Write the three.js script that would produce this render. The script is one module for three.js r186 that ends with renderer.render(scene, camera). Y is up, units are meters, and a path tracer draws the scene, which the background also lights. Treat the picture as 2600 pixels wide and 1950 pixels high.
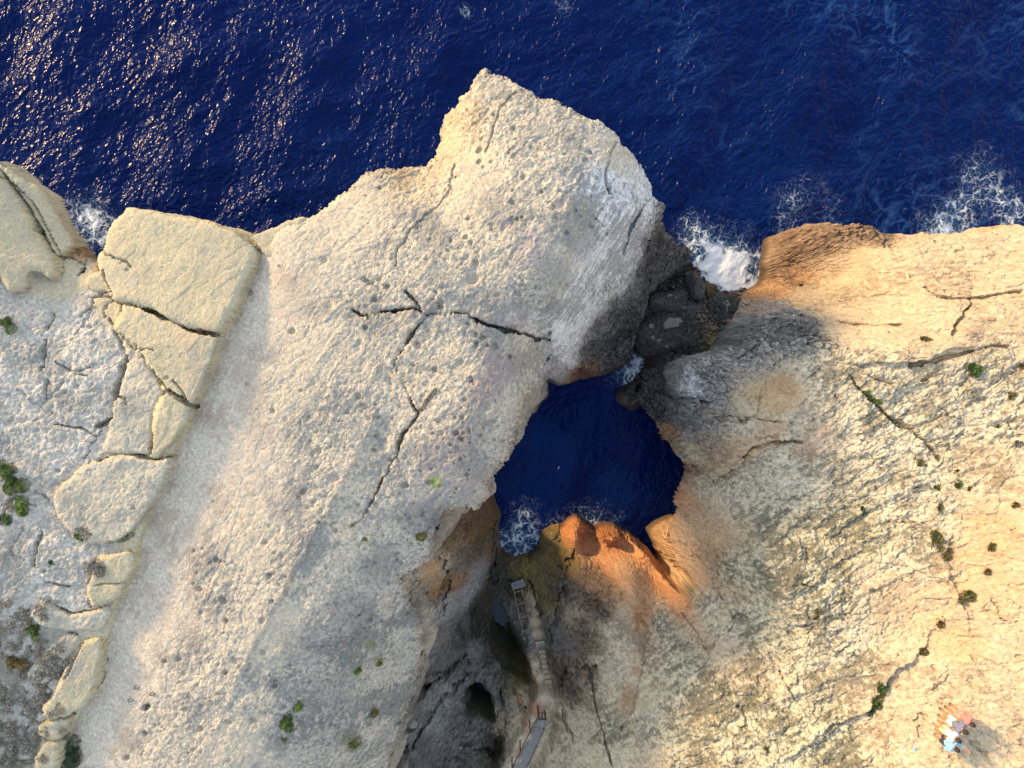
import * as THREE from 'three';
import { mergeGeometries } from 'three/addons/utils/BufferGeometryUtils.js';

// ---------------------------------------------------------------- camera, sky, sun, exposure
const HC = 45.5, FOC = 1780;                       // a drone 45.5 m over the sea, looking straight down
const scene = new THREE.Scene();
const camera = new THREE.PerspectiveCamera(2 * Math.atan(975 / FOC) * 180 / Math.PI, 4 / 3, 0.5, 6000);
camera.position.set(0, HC, 0); camera.up.set(0, 0, -1); camera.lookAt(0, 0, 0);

const renderer = new THREE.WebGLRenderer({ antialias: true });
renderer.toneMapping = THREE.LinearToneMapping;
renderer.toneMappingExposure = 1.62;
renderer.shadowMap.enabled = true;

const SUN_EL = 12.5 * Math.PI / 180, SUN_AZ = 34 * Math.PI / 180;
const sunDir = new THREE.Vector3(-Math.cos(SUN_AZ) * Math.cos(SUN_EL), Math.sin(SUN_EL), -Math.sin(SUN_AZ) * Math.cos(SUN_EL));
const sun = new THREE.DirectionalLight(new THREE.Color().setRGB(1.0, 0.66, 0.31), 3.4);
sun.position.copy(sunDir).multiplyScalar(120);
sun.castShadow = true; sun.shadow.radius = 12; sun.shadow.mapSize.set(4096, 4096);
Object.assign(sun.shadow.camera, { left: -45, right: 45, top: 45, bottom: -45, near: 1, far: 260 });
scene.add(sun, sun.target);

{ // late-afternoon clear sky: blue overhead, pale towards the horizon, a warm glow round the low sun
  const W = 512, H = 256, d = new Float32Array(W * H * 4);
  for (let j = 0; j < H; j++) for (let i = 0; i < W; i++) {
    const el = ((j + 0.5) / H - 0.5) * Math.PI, az = ((i + 0.5) / W - 0.5) * 2 * Math.PI;
    const y = Math.sin(el), x = Math.cos(el) * Math.cos(az), z = Math.cos(el) * Math.sin(az);
    const up = Math.max(0, y), t = Math.pow(1 - up, 2.0);
    const c = Math.max(0, x * sunDir.x + y * sunDir.y + z * sunDir.z);
    const g = Math.pow(c, 6) * 0.55 + Math.pow(c, 40) * 1.2;
    const side = 0.78 + 0.40 * (0.5 + 0.5 * (x * sunDir.x + z * sunDir.z) / Math.hypot(sunDir.x, sunDir.z));
    let r = 0.40 + (1.02 - 0.40) * t + g * 0.9, gg = 0.50 + (0.98 - 0.50) * t + g * 0.62, b = 0.66 + (0.86 - 0.66) * t + g * 0.34;
    r *= side; gg *= side; b *= side;
    if (y < 0) { r = 0.10; gg = 0.13; b = 0.2; }
    const o = (j * W + i) * 4; d[o] = r; d[o + 1] = gg; d[o + 2] = b; d[o + 3] = 1;
  }
  const sky = new THREE.DataTexture(d, W, H, THREE.RGBAFormat, THREE.FloatType);
  sky.mapping = THREE.EquirectangularReflectionMapping; sky.magFilter = THREE.LinearFilter; sky.minFilter = THREE.LinearFilter; sky.needsUpdate = true;
  scene.background = sky; scene.environment = sky;
}

// ---------------------------------------------------------------- small tools: seeded random, noise
function rng(seed) { let s = seed >>> 0; return () => { s = (s + 0x6D2B79F5) >>> 0; let t = Math.imul(s ^ (s >>> 15), 1 | s); t = (t + Math.imul(t ^ (t >>> 7), 61 | t)) ^ t; return ((t ^ (t >>> 14)) >>> 0) / 4294967296; }; }
const clamp = (v, a = 0, b = 1) => v < a ? a : v > b ? b : v;
const ss = (a, b, v) => { const t = clamp((v - a) / (b - a)); return t * t * (3 - 2 * t); };
const lerp = (a, b, t) => a + (b - a) * t;
const PERM = new Uint8Array(512), GX = new Float32Array(256), GY = new Float32Array(256), RV = new Float32Array(256), RW = new Float32Array(256);
{
  const r = rng(77); const p = [...Array(256).keys()];
  for (let i = 255; i > 0; i--) { const j = Math.floor(r() * (i + 1)); [p[i], p[j]] = [p[j], p[i]]; }
  for (let i = 0; i < 512; i++) PERM[i] = p[i & 255];
  for (let i = 0; i < 256; i++) { const a = r() * 6.28318; GX[i] = Math.cos(a); GY[i] = Math.sin(a); RV[i] = r(); RW[i] = r(); }
}
function noise(x, y) {                              // gradient noise, about -0.7 .. 0.7
  const xi = Math.floor(x), yi = Math.floor(y), fx = x - xi, fy = y - yi, X = xi & 255, Y = yi & 255;
  const a = PERM[PERM[X] + Y], b = PERM[PERM[(X + 1) & 255] + Y], c = PERM[PERM[X] + ((Y + 1) & 255)], d = PERM[PERM[(X + 1) & 255] + ((Y + 1) & 255)];
  const u = fx * fx * fx * (fx * (fx * 6 - 15) + 10), v = fy * fy * fy * (fy * (fy * 6 - 15) + 10);
  const n00 = GX[a] * fx + GY[a] * fy, n10 = GX[b] * (fx - 1) + GY[b] * fy, n01 = GX[c] * fx + GY[c] * (fy - 1), n11 = GX[d] * (fx - 1) + GY[d] * (fy - 1);
  const l = n00 + (n10 - n00) * u, m = n01 + (n11 - n01) * u;
  return l + (m - l) * v;
}
function fbm(x, y, o) { let s = 0, a = 1, t = 0; for (let i = 0; i < o; i++) { s += a * noise(x, y); t += a; a *= 0.5; x = x * 2.03 + 17.3; y = y * 2.03 - 9.1; } return s / t * 1.4; }
function noise3(x, y, z) {
  const xi = Math.floor(x), yi = Math.floor(y), zi = Math.floor(z), fx = x - xi, fy = y - yi, fz = z - zi, u = fx * fx * (3 - 2 * fx), v = fy * fy * (3 - 2 * fy), w = fz * fz * (3 - 2 * fz), X = xi & 255, Y = yi & 255, Q = zi & 255;
  const A = PERM[X] + Y, B = PERM[(X + 1) & 255] + Y, a0 = PERM[A & 511] + Q, a1 = PERM[(A + 1) & 511] + Q, b0 = PERM[B & 511] + Q, b1 = PERM[(B + 1) & 511] + Q;
  const g = (h, a, b, c) => { switch (PERM[h & 511] & 7) { case 0: return a + b; case 1: return a - b; case 2: return -a + b; case 3: return b + c; case 4: return b - c; case 5: return -b + c; case 6: return a + c; default: return a - c; } };
  const l = (a, b, t) => a + (b - a) * t;
  return 0.62 * l(l(l(g(a0, fx, fy, fz), g(b0, fx - 1, fy, fz), u), l(g(a1, fx, fy - 1, fz), g(b1, fx - 1, fy - 1, fz), u), v), l(l(g(a0 + 1, fx, fy, fz - 1), g(b0 + 1, fx - 1, fy, fz - 1), u), l(g(a1 + 1, fx, fy - 1, fz - 1), g(b1 + 1, fx - 1, fy - 1, fz - 1), u), v), w);
}
function fbm3(x, y, z, o) { let s = 0, a = 1, t = 0; for (let i = 0; i < o; i++) { s += a * noise3(x, y, z); t += a; a *= 0.5; x = x * 2.03 + 17.3; y = y * 2.03 + 3.7; z = z * 2.03 - 9.1; } return s / t * 1.4; }
let WF1 = 0, WF2 = 0, WID = 0;
function worley(x, y) {
  const xi = Math.floor(x), yi = Math.floor(y); let f1 = 9, f2 = 9, id = 0;
  for (let j = -1; j <= 1; j++) for (let i = -1; i <= 1; i++) {
    const h = PERM[PERM[(xi + i) & 255] + ((yi + j) & 255)], dx = xi + i + RV[h] - x, dy = yi + j + RW[h] - y, d = dx * dx + dy * dy;
    if (d < f1) { f2 = f1; f1 = d; id = h; } else if (d < f2) f2 = d;
  }
  WF1 = Math.sqrt(f1); WF2 = Math.sqrt(f2); WID = id; return WF1;
}
const toX = (u, y) => (u - 1300) / FOC * (HC - y), toZ = (v, y) => (v - 975) / FOC * (HC - y);   // where a surveyed point lies at height y

// ---------------------------------------------------------------- smooth surfaces through surveyed heights
function surface(points) {                          // points [u, v, y] -> f(x, z), a multiquadric through them
  const P = points.map(([u, v, y]) => [toX(u, y), toZ(v, y), y]), n = P.length, c2 = 0.5;
  const mean = P.reduce((s, p) => s + p[2], 0) / n, lo = Math.min(...P.map(p => p[2])) - 0.6, hi = Math.max(...P.map(p => p[2])) + 0.6;
  const A = P.map((p, i) => [...P.map((q, j) => Math.sqrt((p[0] - q[0]) ** 2 + (p[1] - q[1]) ** 2 + c2) + (i === j ? -0.12 : 0)), p[2] - mean]);
  for (let i = 0; i < n; i++) {
    let k = i; for (let r = i + 1; r < n; r++) if (Math.abs(A[r][i]) > Math.abs(A[k][i])) k = r;
    [A[i], A[k]] = [A[k], A[i]];
    for (let r = i + 1; r < n; r++) { const f = A[r][i] / A[i][i]; if (f) for (let q = i; q <= n; q++) A[r][q] -= f * A[i][q]; }
  }
  const w = new Array(n).fill(0);
  for (let i = n - 1; i >= 0; i--) { let s = A[i][n]; for (let q = i + 1; q < n; q++) s -= A[i][q] * w[q]; w[i] = s / A[i][i]; }
  return (x, z) => { let s = mean; for (let i = 0; i < n; i++) s += w[i] * Math.sqrt((x - P[i][0]) ** 2 + (z - P[i][1]) ** 2 + c2); return s < lo ? lo : s > hi ? hi : s; };
}
function polyAt(f, uv, guess) {                     // outline traced at the height its own surface has there
  return uv.map(([u, v]) => { let y = guess, x, z; for (let k = 0; k < 12; k++) { x = toX(u, y); z = toZ(v, y); y = lerp(y, f(x, z), 0.7); } return [x, z]; });
}
function sdPoly(p, x, z) {
  let d = 1e9, s = 1;
  for (let i = 0, j = p.length - 1; i < p.length; j = i++) {
    const ex = p[j][0] - p[i][0], ez = p[j][1] - p[i][1], wx = x - p[i][0], wz = z - p[i][1];
    const t = clamp((wx * ex + wz * ez) / (ex * ex + ez * ez)), bx = wx - ex * t, bz = wz - ez * t, q = bx * bx + bz * bz;
    if (q < d) d = q;
    const a = z >= p[i][1], b = z < p[j][1], c = ex * wz > ez * wx;
    if ((a && b && c) || (!a && !b && !c)) s = -s;
  }
  return s * Math.sqrt(d);
}

// ---------------------------------------------------------------- the land: masses with a top, an outline and steep sides
const GX0 = -60, GZ0 = -30, GS = 0.2, GNX = 601, GNZ = 401;       // coarse grid for tops and distances
const masses = [];
function mass(key, region, control, uv, guess, o = {}) {
  const f = surface(control), p = polyAt(f, uv, guess);
  const m = Object.assign({ key, region, round: 0.4, drop: 0.25, slope: 8, edge: 1, lift: 0, fray: 0.07 }, o);
  let x0 = 1e9, x1 = -1e9, z0 = 1e9, z1 = -1e9; for (const [x, z] of p) { x0 = Math.min(x0, x); x1 = Math.max(x1, x); z0 = Math.min(z0, z); z1 = Math.max(z1, z); }
  const pad = o.pad || 4;
  m.i0 = Math.max(0, Math.floor((x0 - pad - GX0) / GS)); m.i1 = Math.min(GNX - 1, Math.ceil((x1 + pad - GX0) / GS));
  m.j0 = Math.max(0, Math.floor((z0 - pad - GZ0) / GS)); m.j1 = Math.min(GNZ - 1, Math.ceil((z1 + pad - GZ0) / GS));
  m.nx = m.i1 - m.i0 + 1; const nz = m.j1 - m.j0 + 1;
  m.D = new Float32Array(m.nx * nz); m.T = new Float32Array(m.nx * nz);
  for (let j = 0; j < nz; j++) for (let i = 0; i < m.nx; i++) {
    const x = GX0 + (m.i0 + i) * GS, z = GZ0 + (m.j0 + j) * GS;
    m.D[j * m.nx + i] = sdPoly(p, x, z); m.T[j * m.nx + i] = f(x, z);
  }
  m.poly = p; masses.push(m); return m;
}
let mD = 0, mT = 0;
function sample(m, x, z) {
  const a = (x - GX0) / GS - m.i0, b = (z - GZ0) / GS - m.j0, i = Math.floor(a), j = Math.floor(b);
  if (i < 0 || j < 0 || i >= m.nx - 1 || j >= m.j1 - m.j0) return false;
  const fx = a - i, fz = b - j, k = j * m.nx + i, A = m.D, T = m.T, n = m.nx;
  mD = (A[k] * (1 - fx) + A[k + 1] * fx) * (1 - fz) + (A[k + n] * (1 - fx) + A[k + n + 1] * fx) * fz;
  mT = (T[k] * (1 - fx) + T[k + 1] * fx) * (1 - fz) + (T[k + n] * (1 - fx) + T[k + n + 1] * fx) * fz;
  return true;
}
let topId = -1, topEdge = 0;
function macro(x, z, rough) {                       // land height without fine relief; rough = ragged edges
  let h = -3, id = -1, ed = 9;
  let e1 = 0, e2 = 0, e3 = 0;
  if (rough) { e1 = fbm(x * 0.55 + 3, z * 0.55, 2); e2 = fbm(x * 1.9, z * 1.9 + 7, 3); e3 = fbm(x * 7, z * 7, 2); }
  for (let k = 0; k < masses.length; k++) {
    const m = masses[k]; if (!sample(m, x, z)) continue;
    const d = mD + m.edge * (0.2 * e1 + (mD > 0 ? Math.max(0, 1 - mD * 5) : 1) * (0.17 * e2 + m.fray * e3));
    let y = mT + m.lift;
    if (d > -m.round) y -= d < 0 ? m.drop * ((d + m.round) / m.round) ** 2 : m.drop + m.slope * d * (1 + 0.3 * e1) + (m.steep && d > 0.3 ? m.steep * (d - 0.3) : 0);
    if (y > h) { h = y; id = k; ed = d; }
  }
  topId = id; topEdge = ed; return h;
}
function hit(u, v) {                                // the surveyed point on the land (or the sea) seen there
  let y0 = 21; for (let y = 20.8; y > -0.1; y -= 0.2) { if (macro(toX(u, y), toZ(v, y), false) >= y) { let a = y, b = y0; for (let k = 0; k < 8; k++) { const c = (a + b) / 2; if (macro(toX(u, c), toZ(v, c), false) >= c) a = c; else b = c; } return [toX(u, a), a, toZ(v, a)]; } y0 = y; }
  return [toX(u, 0), 0, toZ(v, 0)];
}

// headland: the tilted table of rock in the middle, with its flank falling to the channel
mass('headland', 'headland', [
  [1230, 175, 14.6], [1160, 300, 14.8], [1123, 345, 12.8], [1165, 335, 14.4], [1100, 405, 13.9], [1300, 260, 15.2], [1500, 310, 14.8], [1400, 500, 15.9], [1600, 420, 14.4], [1650, 490, 12.6],
  [1685, 530, 12.2], [1600, 560, 13.9], [1500, 600, 15.3], [1450, 700, 15.4], [1640, 620, 11.2], [1600, 700, 9.8], [1490, 890, 7], [1420, 880, 12.4], [1395, 905, 11.6], [1452, 930, 7.5], [1501, 938, 4.6],
  [1560, 925, 2.6], [1611, 900, 1.8], [1517, 836, 9.2], [1400, 800, 15.0], [1330, 1000, 15.5], [1300, 1090, 15.5], [1240, 1250, 15.3], [1120, 1290, 15.1], [1100, 1370, 14.8], [1040, 1460, 14.4], [900, 1600, 15.3],
  [990, 1600, 13.8], [1060, 1690, 11.6], [1000, 1880, 11.6], [900, 1850, 14.0], [990, 1950, 11.0], [700, 1950, 15.6], [300, 1500, 15.6], [500, 1200, 15.8], [800, 800, 16.1], [700, 600, 15.9], [850, 510, 15.3],
  [640, 610, 14.9], [1000, 430, 14.8], [1200, 800, 15.9], [1000, 1100, 15.8], [1756, 650, 3.2], [1745, 623, 5.6], [1700, 577, 9.6], [1649, 710, 5.0], [1617, 803, 4.0], [1574, 900, 3.0], [1690, 650, 6.2], [1560, 840, 6.0],
  [1250, 500, 15.9], [100, 1950, 15.5], [300, 2500, 16], [900, 2500, 13.5],
], [
  [1228, 165], [1215, 180], [1202, 187], [1196, 222], [1161, 260], [1127, 293], [1119, 317], [1123, 350], [1114, 391], [1078, 411], [1045, 417], [1021, 413], [992, 423], [964, 423], [927, 440], [899, 460], [850, 503], [834, 519], [785, 547], [692, 582], [631, 602],
  [600, 680], [560, 780], [500, 900], [440, 1030], [390, 1150], [330, 1290], [290, 1400], [250, 1520], [220, 1650], [170, 1760], [110, 1900], [60, 2100], [0, 2700], [940, 2700],
  [970, 2000], [984, 1950], [1000, 1885], [1029, 1824], [1045, 1763], [1070, 1682], [1062, 1600], [1030, 1520], [1013, 1466], [1053, 1450], [1086, 1409], [1098, 1373], [1112, 1336], [1118, 1293], [1157, 1283], [1188, 1289], [1208, 1295], [1230, 1277], [1245, 1259], [1236, 1222], [1261, 1194], [1289, 1165], [1297, 1125], [1312, 1123], [1312, 1092], [1304, 1068], [1318, 1039], [1334, 1003], [1365, 966], [1375, 938], [1393, 913], [1389, 885],
  [1410, 905], [1452, 934], [1501, 942], [1542, 940], [1574, 925], [1611, 909], [1630, 820], [1655, 740], [1690, 700], [1756, 668], [1756, 634], [1745, 623], [1697, 577], [1680, 557], [1688, 525], [1660, 492], [1656, 464], [1635, 423], [1607, 382], [1578, 358], [1558, 338], [1521, 299], [1473, 285], [1428, 265], [1371, 244], [1355, 232], [1318, 208], [1289, 191], [1280, 194], [1257, 183], [1240, 170],
], 15.5, { round: 0.4, drop: 0.22, slope: 9, edge: 1.1, fray: 0.14 });

// right-hand slope: climbs from the channel to the high ground where the people stand
mass('slope', 'slope', [
  [2046, 570, 5.6], [2100, 600, 7.4], [2250, 600, 9.8], [2600, 560, 12.0], [1990, 690, 2.4], [2050, 680, 6.8], [1950, 720, 0.8], [1940, 790, 7.6], [1880, 750, 0.8], [2000, 800, 10.2], [2300, 800, 12.4], [2300, 880, 13.7], [2500, 870, 14.4], [2100, 850, 11.8], [2300, 1000, 13.5], [2450, 1100, 14.3], [2400, 1300, 14.3], [1750, 930, 6.4], [1700, 1010, 5.4], [1640, 1010, 3.6],
  [1745, 1170, 6.4], [1850, 1100, 9.8], [1960, 1000, 11.2], [2100, 1000, 12.4], [2100, 1300, 12.2], [1720, 1290, 6.2], [1690, 1370, 5.8], [1720, 1460, 6.2], [1900, 1400, 11.4], [2000, 1700, 13.0], [2000, 1500, 13.0], [2400, 1500, 15.0], [2400, 1850, 16.6], [2600, 1500, 16.6], [2300, 1600, 14.4], [2200, 1800, 14.4], [2600, 1000, 14.9], [2600, 1900, 17.6],
  [1600, 1500, 7.2], [1550, 1650, 8.6], [1600, 1900, 10.6], [2200, 650, 9.6], [2450, 700, 12.4], [2250, 1200, 13.4],
  [1480, 1345, 0.3], [1420, 1352, 0.3], [1379, 1358, 0.1], [1509, 1354, 0.3], [1582, 1372, 0.8], [1612, 1388, 2.2], [1642, 1416, 3.4], [1672, 1456, 4.4], [1450, 1375, 2.6], [1530, 1385, 3.0], [1470, 1393, 5.2], [1430, 1430, 2.8], [1400, 1450, 2.2], [1390, 1520, 3.2], [1360, 1480, 2.0], [1560, 1390, 5.4], [1620, 1400, 4.6], [1650, 1430, 5.4], [1695, 1470, 5.6], [1600, 1460, 6.4], [1545, 1366, 0.5],
  [1550, 1550, 7.4], [1470, 1560, 6.4], [1420, 1560, 4.2], [1380, 1560, 3.4], [1400, 1650, 4.6], [1450, 1700, 7.0], [1550, 1750, 9.2], [1420, 1800, 6.2], [1500, 1850, 8.8], [1370, 1880, 6.6], [1400, 1950, 8.0], [1330, 1950, 6.8],
  [1800, 1700, 11.4], [1700, 1115, 5.2], [1664, 1072, 4.4], [1780, 1400, 8.2], [1650, 1560, 7.6], [1800, 1000, 8.0], [1870, 880, 7.6], [3200, 1000, 19], [3200, 1900, 21], [2400, 2600, 19], [1500, 2600, 12], [3000, 500, 15],
], [
  [1713, 1275], [1733, 1222], [1745, 1170], [1739, 1174], [1696, 1125], [1664, 1072], [1623, 1019], [1619, 1007], [1660, 1003], [1700, 1007], [1724, 987], [1753, 926], [1785, 909], [1830, 901], [1871, 877], [1912, 848], [1945, 810], [1925, 775], [1890, 765], [1879, 746], [1960, 718], [1981, 690], [2001, 649], [2030, 608], [2046, 570], [2074, 562], [2107, 566], [2148, 566], [2217, 566], [2241, 582], [2270, 592], [2318, 592], [2351, 592], [2392, 594], [2453, 586], [2514, 582], [2575, 568], [2620, 575], [3300, 600],
  [3400, 2700], [1250, 2700], [1300, 1950], [1340, 1850], [1370, 1780], [1365, 1650], [1340, 1550], [1325, 1480], [1342, 1417], [1367, 1393], [1379, 1356], [1420, 1348], [1472, 1336], [1509, 1352], [1575, 1369], [1612, 1385], [1642, 1413], [1672, 1454], [1700, 1488], [1726, 1494], [1752, 1466], [1722, 1417], [1704, 1373], [1706, 1328], [1728, 1295],
], 10, { round: 0.45, drop: 0.25, slope: 13, edge: 0.8 });

// gully: the water-worn ravine that runs down to the inlet
mass('gully', 'gully', [
  [1190, 1300, 5], [1160, 1310, 8], [1140, 1380, 9.4], [1200, 1360, 7], [1245, 1340, 2.5], [1250, 1400, 1.5], [1240, 1450, 2.5], [1200, 1460, 5.4], [1150, 1450, 7.8], [1080, 1470, 11.6], [1110, 1540, 9.2], [1180, 1540, 5.4], [1225, 1505, 3.4], [1238, 1495, 2.2],
  [1270, 1440, 1.0], [1262, 1470, 0.9], [1300, 1440, 0.9], [1320, 1460, 1.3], [1265, 1555, 0.9], [1240, 1540, 1.6], [1300, 1560, 1.9], [1290, 1600, 1.5], [1215, 1590, 2.4], [1250, 1650, 2.8], [1320, 1640, 2.8], [1335, 1580, 2.8], [1180, 1650, 3.8], [1130, 1650, 6.2], [1080, 1690, 8.8],
  [1100, 1740, 5.8], [1230, 1730, 3.6], [1300, 1720, 3.5], [1345, 1700, 3.9], [1215, 1780, 3.4], [1180, 1800, 4.2], [1130, 1820, 5.0], [1080, 1800, 6.6], [1050, 1830, 7.6], [1050, 1880, 6.0], [1010, 1900, 7.4], [1100, 1900, 4.8], [1250, 1850, 4.4], [1270, 1950, 5.2], [1340, 1780, 4.8], [1310, 1820, 5.2], [1370, 1760, 5.4], [1290, 1880, 5.6], [1150, 1950, 4.6], [1000, 1950, 7.4],
  [1379, 1400, 0.6], [1420, 1400, 1.6], [1340, 1430, 0.8], [1150, 2500, 7], [1400, 2400, 8],
], [
  [1118, 1293], [1157, 1283], [1208, 1299], [1253, 1328], [1257, 1360], [1257, 1401], [1285, 1415], [1314, 1425], [1342, 1417], [1367, 1393], [1379, 1356], [1420, 1350], [1450, 1420], [1450, 1500], [1480, 1700], [1450, 2000], [1400, 2700], [860, 2700], [930, 1950], [980, 1600], [1030, 1450], [1080, 1400],
], 5, { round: 0.5, drop: 0.3, slope: 4, edge: 0.5 });

// channel floor: the low dark reef between headland and slope
mass('reef', 'reef', [
  [1700, 800, 2.0], [1750, 740, 1.6], [1850, 800, 2.8], [1900, 820, 3.6], [1680, 950, 2.2], [1660, 980, 2.8], [1640, 930, 0.2], [1760, 880, 2.6], [1640, 760, 1.6], [1800, 700, 0.2], [1840, 750, 0.5], [1720, 700, 1.0], [1700, 1000, 4.0],
], [
  [1600, 760], [1690, 690], [1756, 660], [1790, 690], [1806, 725], [1816, 755], [1815, 772], [1806, 772], [1800, 790], [1815, 800], [1835, 770], [1845, 742], [1879, 744], [1960, 790], [1950, 850], [1870, 910], [1780, 950], [1720, 1010], [1640, 1015], [1615, 1005], [1628, 954], [1640, 920], [1605, 905], [1590, 850],
], 1.5, { round: 0.3, drop: 0.15, slope: 4, edge: 1.6, fray: 0.25 });

// outcrop on the left: a bench with big rounded slabs on it
const bench = [[0, 420, 15.6], [120, 500, 15.2], [190, 610, 14.6], [300, 600, 15.4], [640, 610, 15.4], [560, 860, 16.0], [440, 1150, 16.1], [350, 1400, 16.1], [280, 1600, 16.0], [160, 1900, 16.0], [0, 700, 16.2], [0, 1200, 16.4], [0, 1900, 16.4], [200, 1000, 16.3], [-700, 700, 17.0], [-700, 1500, 19.0], [-700, 2400, 19.5], [150, 2600, 16.2]];
mass('bench', 'outcrop', bench, [
  [-1400, 450], [-872, 500], [-450, 590], [-150, 480], [-60, 415], [0, 425], [60, 470], [110, 500], [130, 535], [165, 580], [185, 612], [205, 650], [250, 668], [290, 640], [305, 600], [380, 560], [560, 600], [625, 620], [640, 660], [620, 720], [570, 830], [545, 900], [490, 1030], [450, 1120], [415, 1210], [370, 1320], [345, 1400], [320, 1470], [280, 1560], [265, 1670], [240, 1760], [180, 1840], [150, 1920], [120, 2000], [80, 2700], [-1400, 2700],
], 16, { round: 0.25, drop: 0.12, slope: 5, steep: 14, edge: 0.5, fray: 0.03 });
mass('ledge', 'outcrop', [[215, 625, 8.5], [260, 645, 8], [285, 660, 9]], [[188, 612], [235, 622], [285, 642], [292, 662], [250, 690], [195, 655]], 8.5, { round: 0.2, drop: 0.2, slope: 11, edge: 1 });

const Z = (ox, oy) => ([x, y]) => [ox + x * 0.4069, oy + y * 0.4069];
const slabs = [], slabUV = [];                                   // [outline, height over the bench, rounding, drop]
function slab(outline, conv, lift, round = 0.3, drop = 0.15) { const uv = conv ? outline.map(conv) : outline; slabUV.push(uv); slabs.push(mass('slab' + slabs.length, 'slab' + slabs.length, bench, uv, 16.2, { lift, round, drop, slope: 9, steep: 14, edge: 0.45, pad: 1.5, fray: 0.03 })); }
const z1 = Z(0, 0), z4 = Z(0, 600), zb = Z(0, 1275);
slab([[285, 606], [285, 594], [309, 562], [334, 533], [366, 535], [431, 549], [509, 564], [578, 582], [606, 592], [635, 613], [659, 640], [651, 677], [629, 726], [610, 775], [578, 828], [563, 845], [488, 833], [431, 806], [399, 785], [358, 774], [305, 762], [285, 733], [268, 692], [264, 660], [280, 636]], null, 0.50, 0.28, 0.12);
slab([[800, 435], [880, 448], [980, 485], [1060, 528], [1190, 592], [1375, 622], [1330, 800], [1220, 1055], [1130, 1020], [1040, 945], [930, 775], [860, 675], [738, 575], [800, 490]], z4, 0.38, 0.16, 0.05);
slab([[1050, 965], [1160, 1038], [1205, 1068], [1190, 1130], [1100, 1290], [985, 1385], [952, 1368], [978, 1200], [1004, 1060]], z4, 0.32, 0.16, 0.05);
slab([[730, 590], [860, 695], [925, 795], [1036, 960], [986, 1060], [961, 1200], [940, 1358], [800, 1350], [640, 1360], [695, 1140], [745, 1000], [795, 830], [805, 730]], z4, 0.20, 0.16, 0.05);
slab([[330, 760], [480, 630], [620, 525], [715, 595], [792, 720], [742, 900], [690, 1140], [600, 1195], [380, 1155], [335, 1090], [312, 900]], z4, 0.06, 0.16, 0.05);
slab([[590, 1405], [700, 1378], [850, 1368], [950, 1392], [985, 1405], [1075, 1380], [1040, 1500], [960, 1659], [900, 1760], [840, 1850], [720, 1915], [560, 1905], [480, 1840], [380, 1740], [352, 1640], [420, 1545], [500, 1465]], z4, 0.30, 0.16, 0.05);
slab([[60, 1185], [250, 1145], [340, 1175], [520, 1205], [600, 1255], [560, 1330], [430, 1475], [330, 1545], [230, 1515], [100, 1455], [60, 1300]], z4, 0.06, 0.16, 0.05);
slab([[-160, 420], [0, 425], [45, 485], [84, 545], [104, 585], [124, 625], [154, 680], [146, 718], [120, 700], [95, 692], [75, 735], [40, 735], [15, 700], [-160, 690]], null, 0.50, 0.3, 0.12);
slab([[0, 414], [37, 434], [73, 466], [118, 490], [138, 527], [163, 564], [188, 605], [193, 625], [168, 648], [150, 638], [127, 598], [109, 560], [74, 505], [44, 472]], null, 0.40, 0.2, 0.1);
slab([[560, 245], [640, 215], [655, 255], [690, 338], [600, 345], [540, 300]], z4, 0.10, 0.16, 0.05);
slab([[580, 380], [690, 372], [785, 432], [765, 490], [720, 560], [680, 520], [600, 440]], z4, 0.12, 0.16, 0.05);
slab([[640, 345], [830, 290], [850, 330], [850, 410], [800, 490], [760, 580], [690, 620], [605, 635], [565, 540], [595, 440]], zb, 0.28, 0.16, 0.05);
slab([[275, 530], [350, 532], [450, 582], [555, 612], [570, 655], [460, 685], [380, 638], [292, 588]], zb, 0.05, 0.16, 0.05);
slab([[192, 700], [262, 605], [350, 655], [450, 705], [600, 675], [695, 625], [685, 700], [640, 795], [540, 795], [400, 798], [262, 768]], zb, 0.14, 0.16, 0.05);
slab([[270, 940], [340, 872], [430, 818], [480, 828], [515, 862], [436, 978], [328, 1118], [212, 1138], [162, 1060]], zb, 0.10, 0.16, 0.05);
slab([[545, 864], [648, 842], [663, 900], [640, 1040], [600, 1180], [540, 1268], [450, 1314], [322, 1328], [302, 1270], [404, 1100], [474, 962]], zb, 0.36, 0.16, 0.05);
slab([[252, 1384], [350, 1344], [458, 1324], [430, 1390], [395, 1465], [300, 1460], [252, 1430]], zb, 0.30, 0.16, 0.05);
slab([[300, 1485], [400, 1478], [384, 1560], [360, 1680], [250, 1720], [240, 1600]], zb, 0.30, 0.16, 0.05);
slab([[205, 300], [332, 164], [420, 182], [438, 262], [556, 302], [586, 350], [556, 516], [420, 525], [284, 505], [234, 418]], zb, 0.07, 0.16, 0.05);
slab([[132, 260], [298, 114], [258, 190], [218, 300], [216, 398], [122, 350]], zb, 0.06, 0.16, 0.05);
slab([[12, 560], [52, 472], [120, 424], [198, 482], [196, 560], [118, 606], [30, 598]], zb, 0.05, 0.16, 0.05);
slab([[1555, 1488], [1700, 1438], [1928, 1352], [1888, 1440], [1756, 1588], [1700, 1614], [1625, 1560]], z1, 0.35, 0.16, 0.05);
slab([[0, 830], [60, 815], [100, 870], [85, 960], [10, 1020], [-60, 1000], [-60, 850]], z4, 0.05, 0.16, 0.05);
slab([[100, 690], [200, 640], [290, 680], [270, 760], [170, 790], [110, 760]], z4, 0.05, 0.16, 0.05);
slab([[160, 860], [250, 830], [290, 900], [280, 1010], [180, 1060], [140, 960]], z4, 0.05, 0.16, 0.05);
console.log('masses', masses.length);

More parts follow.
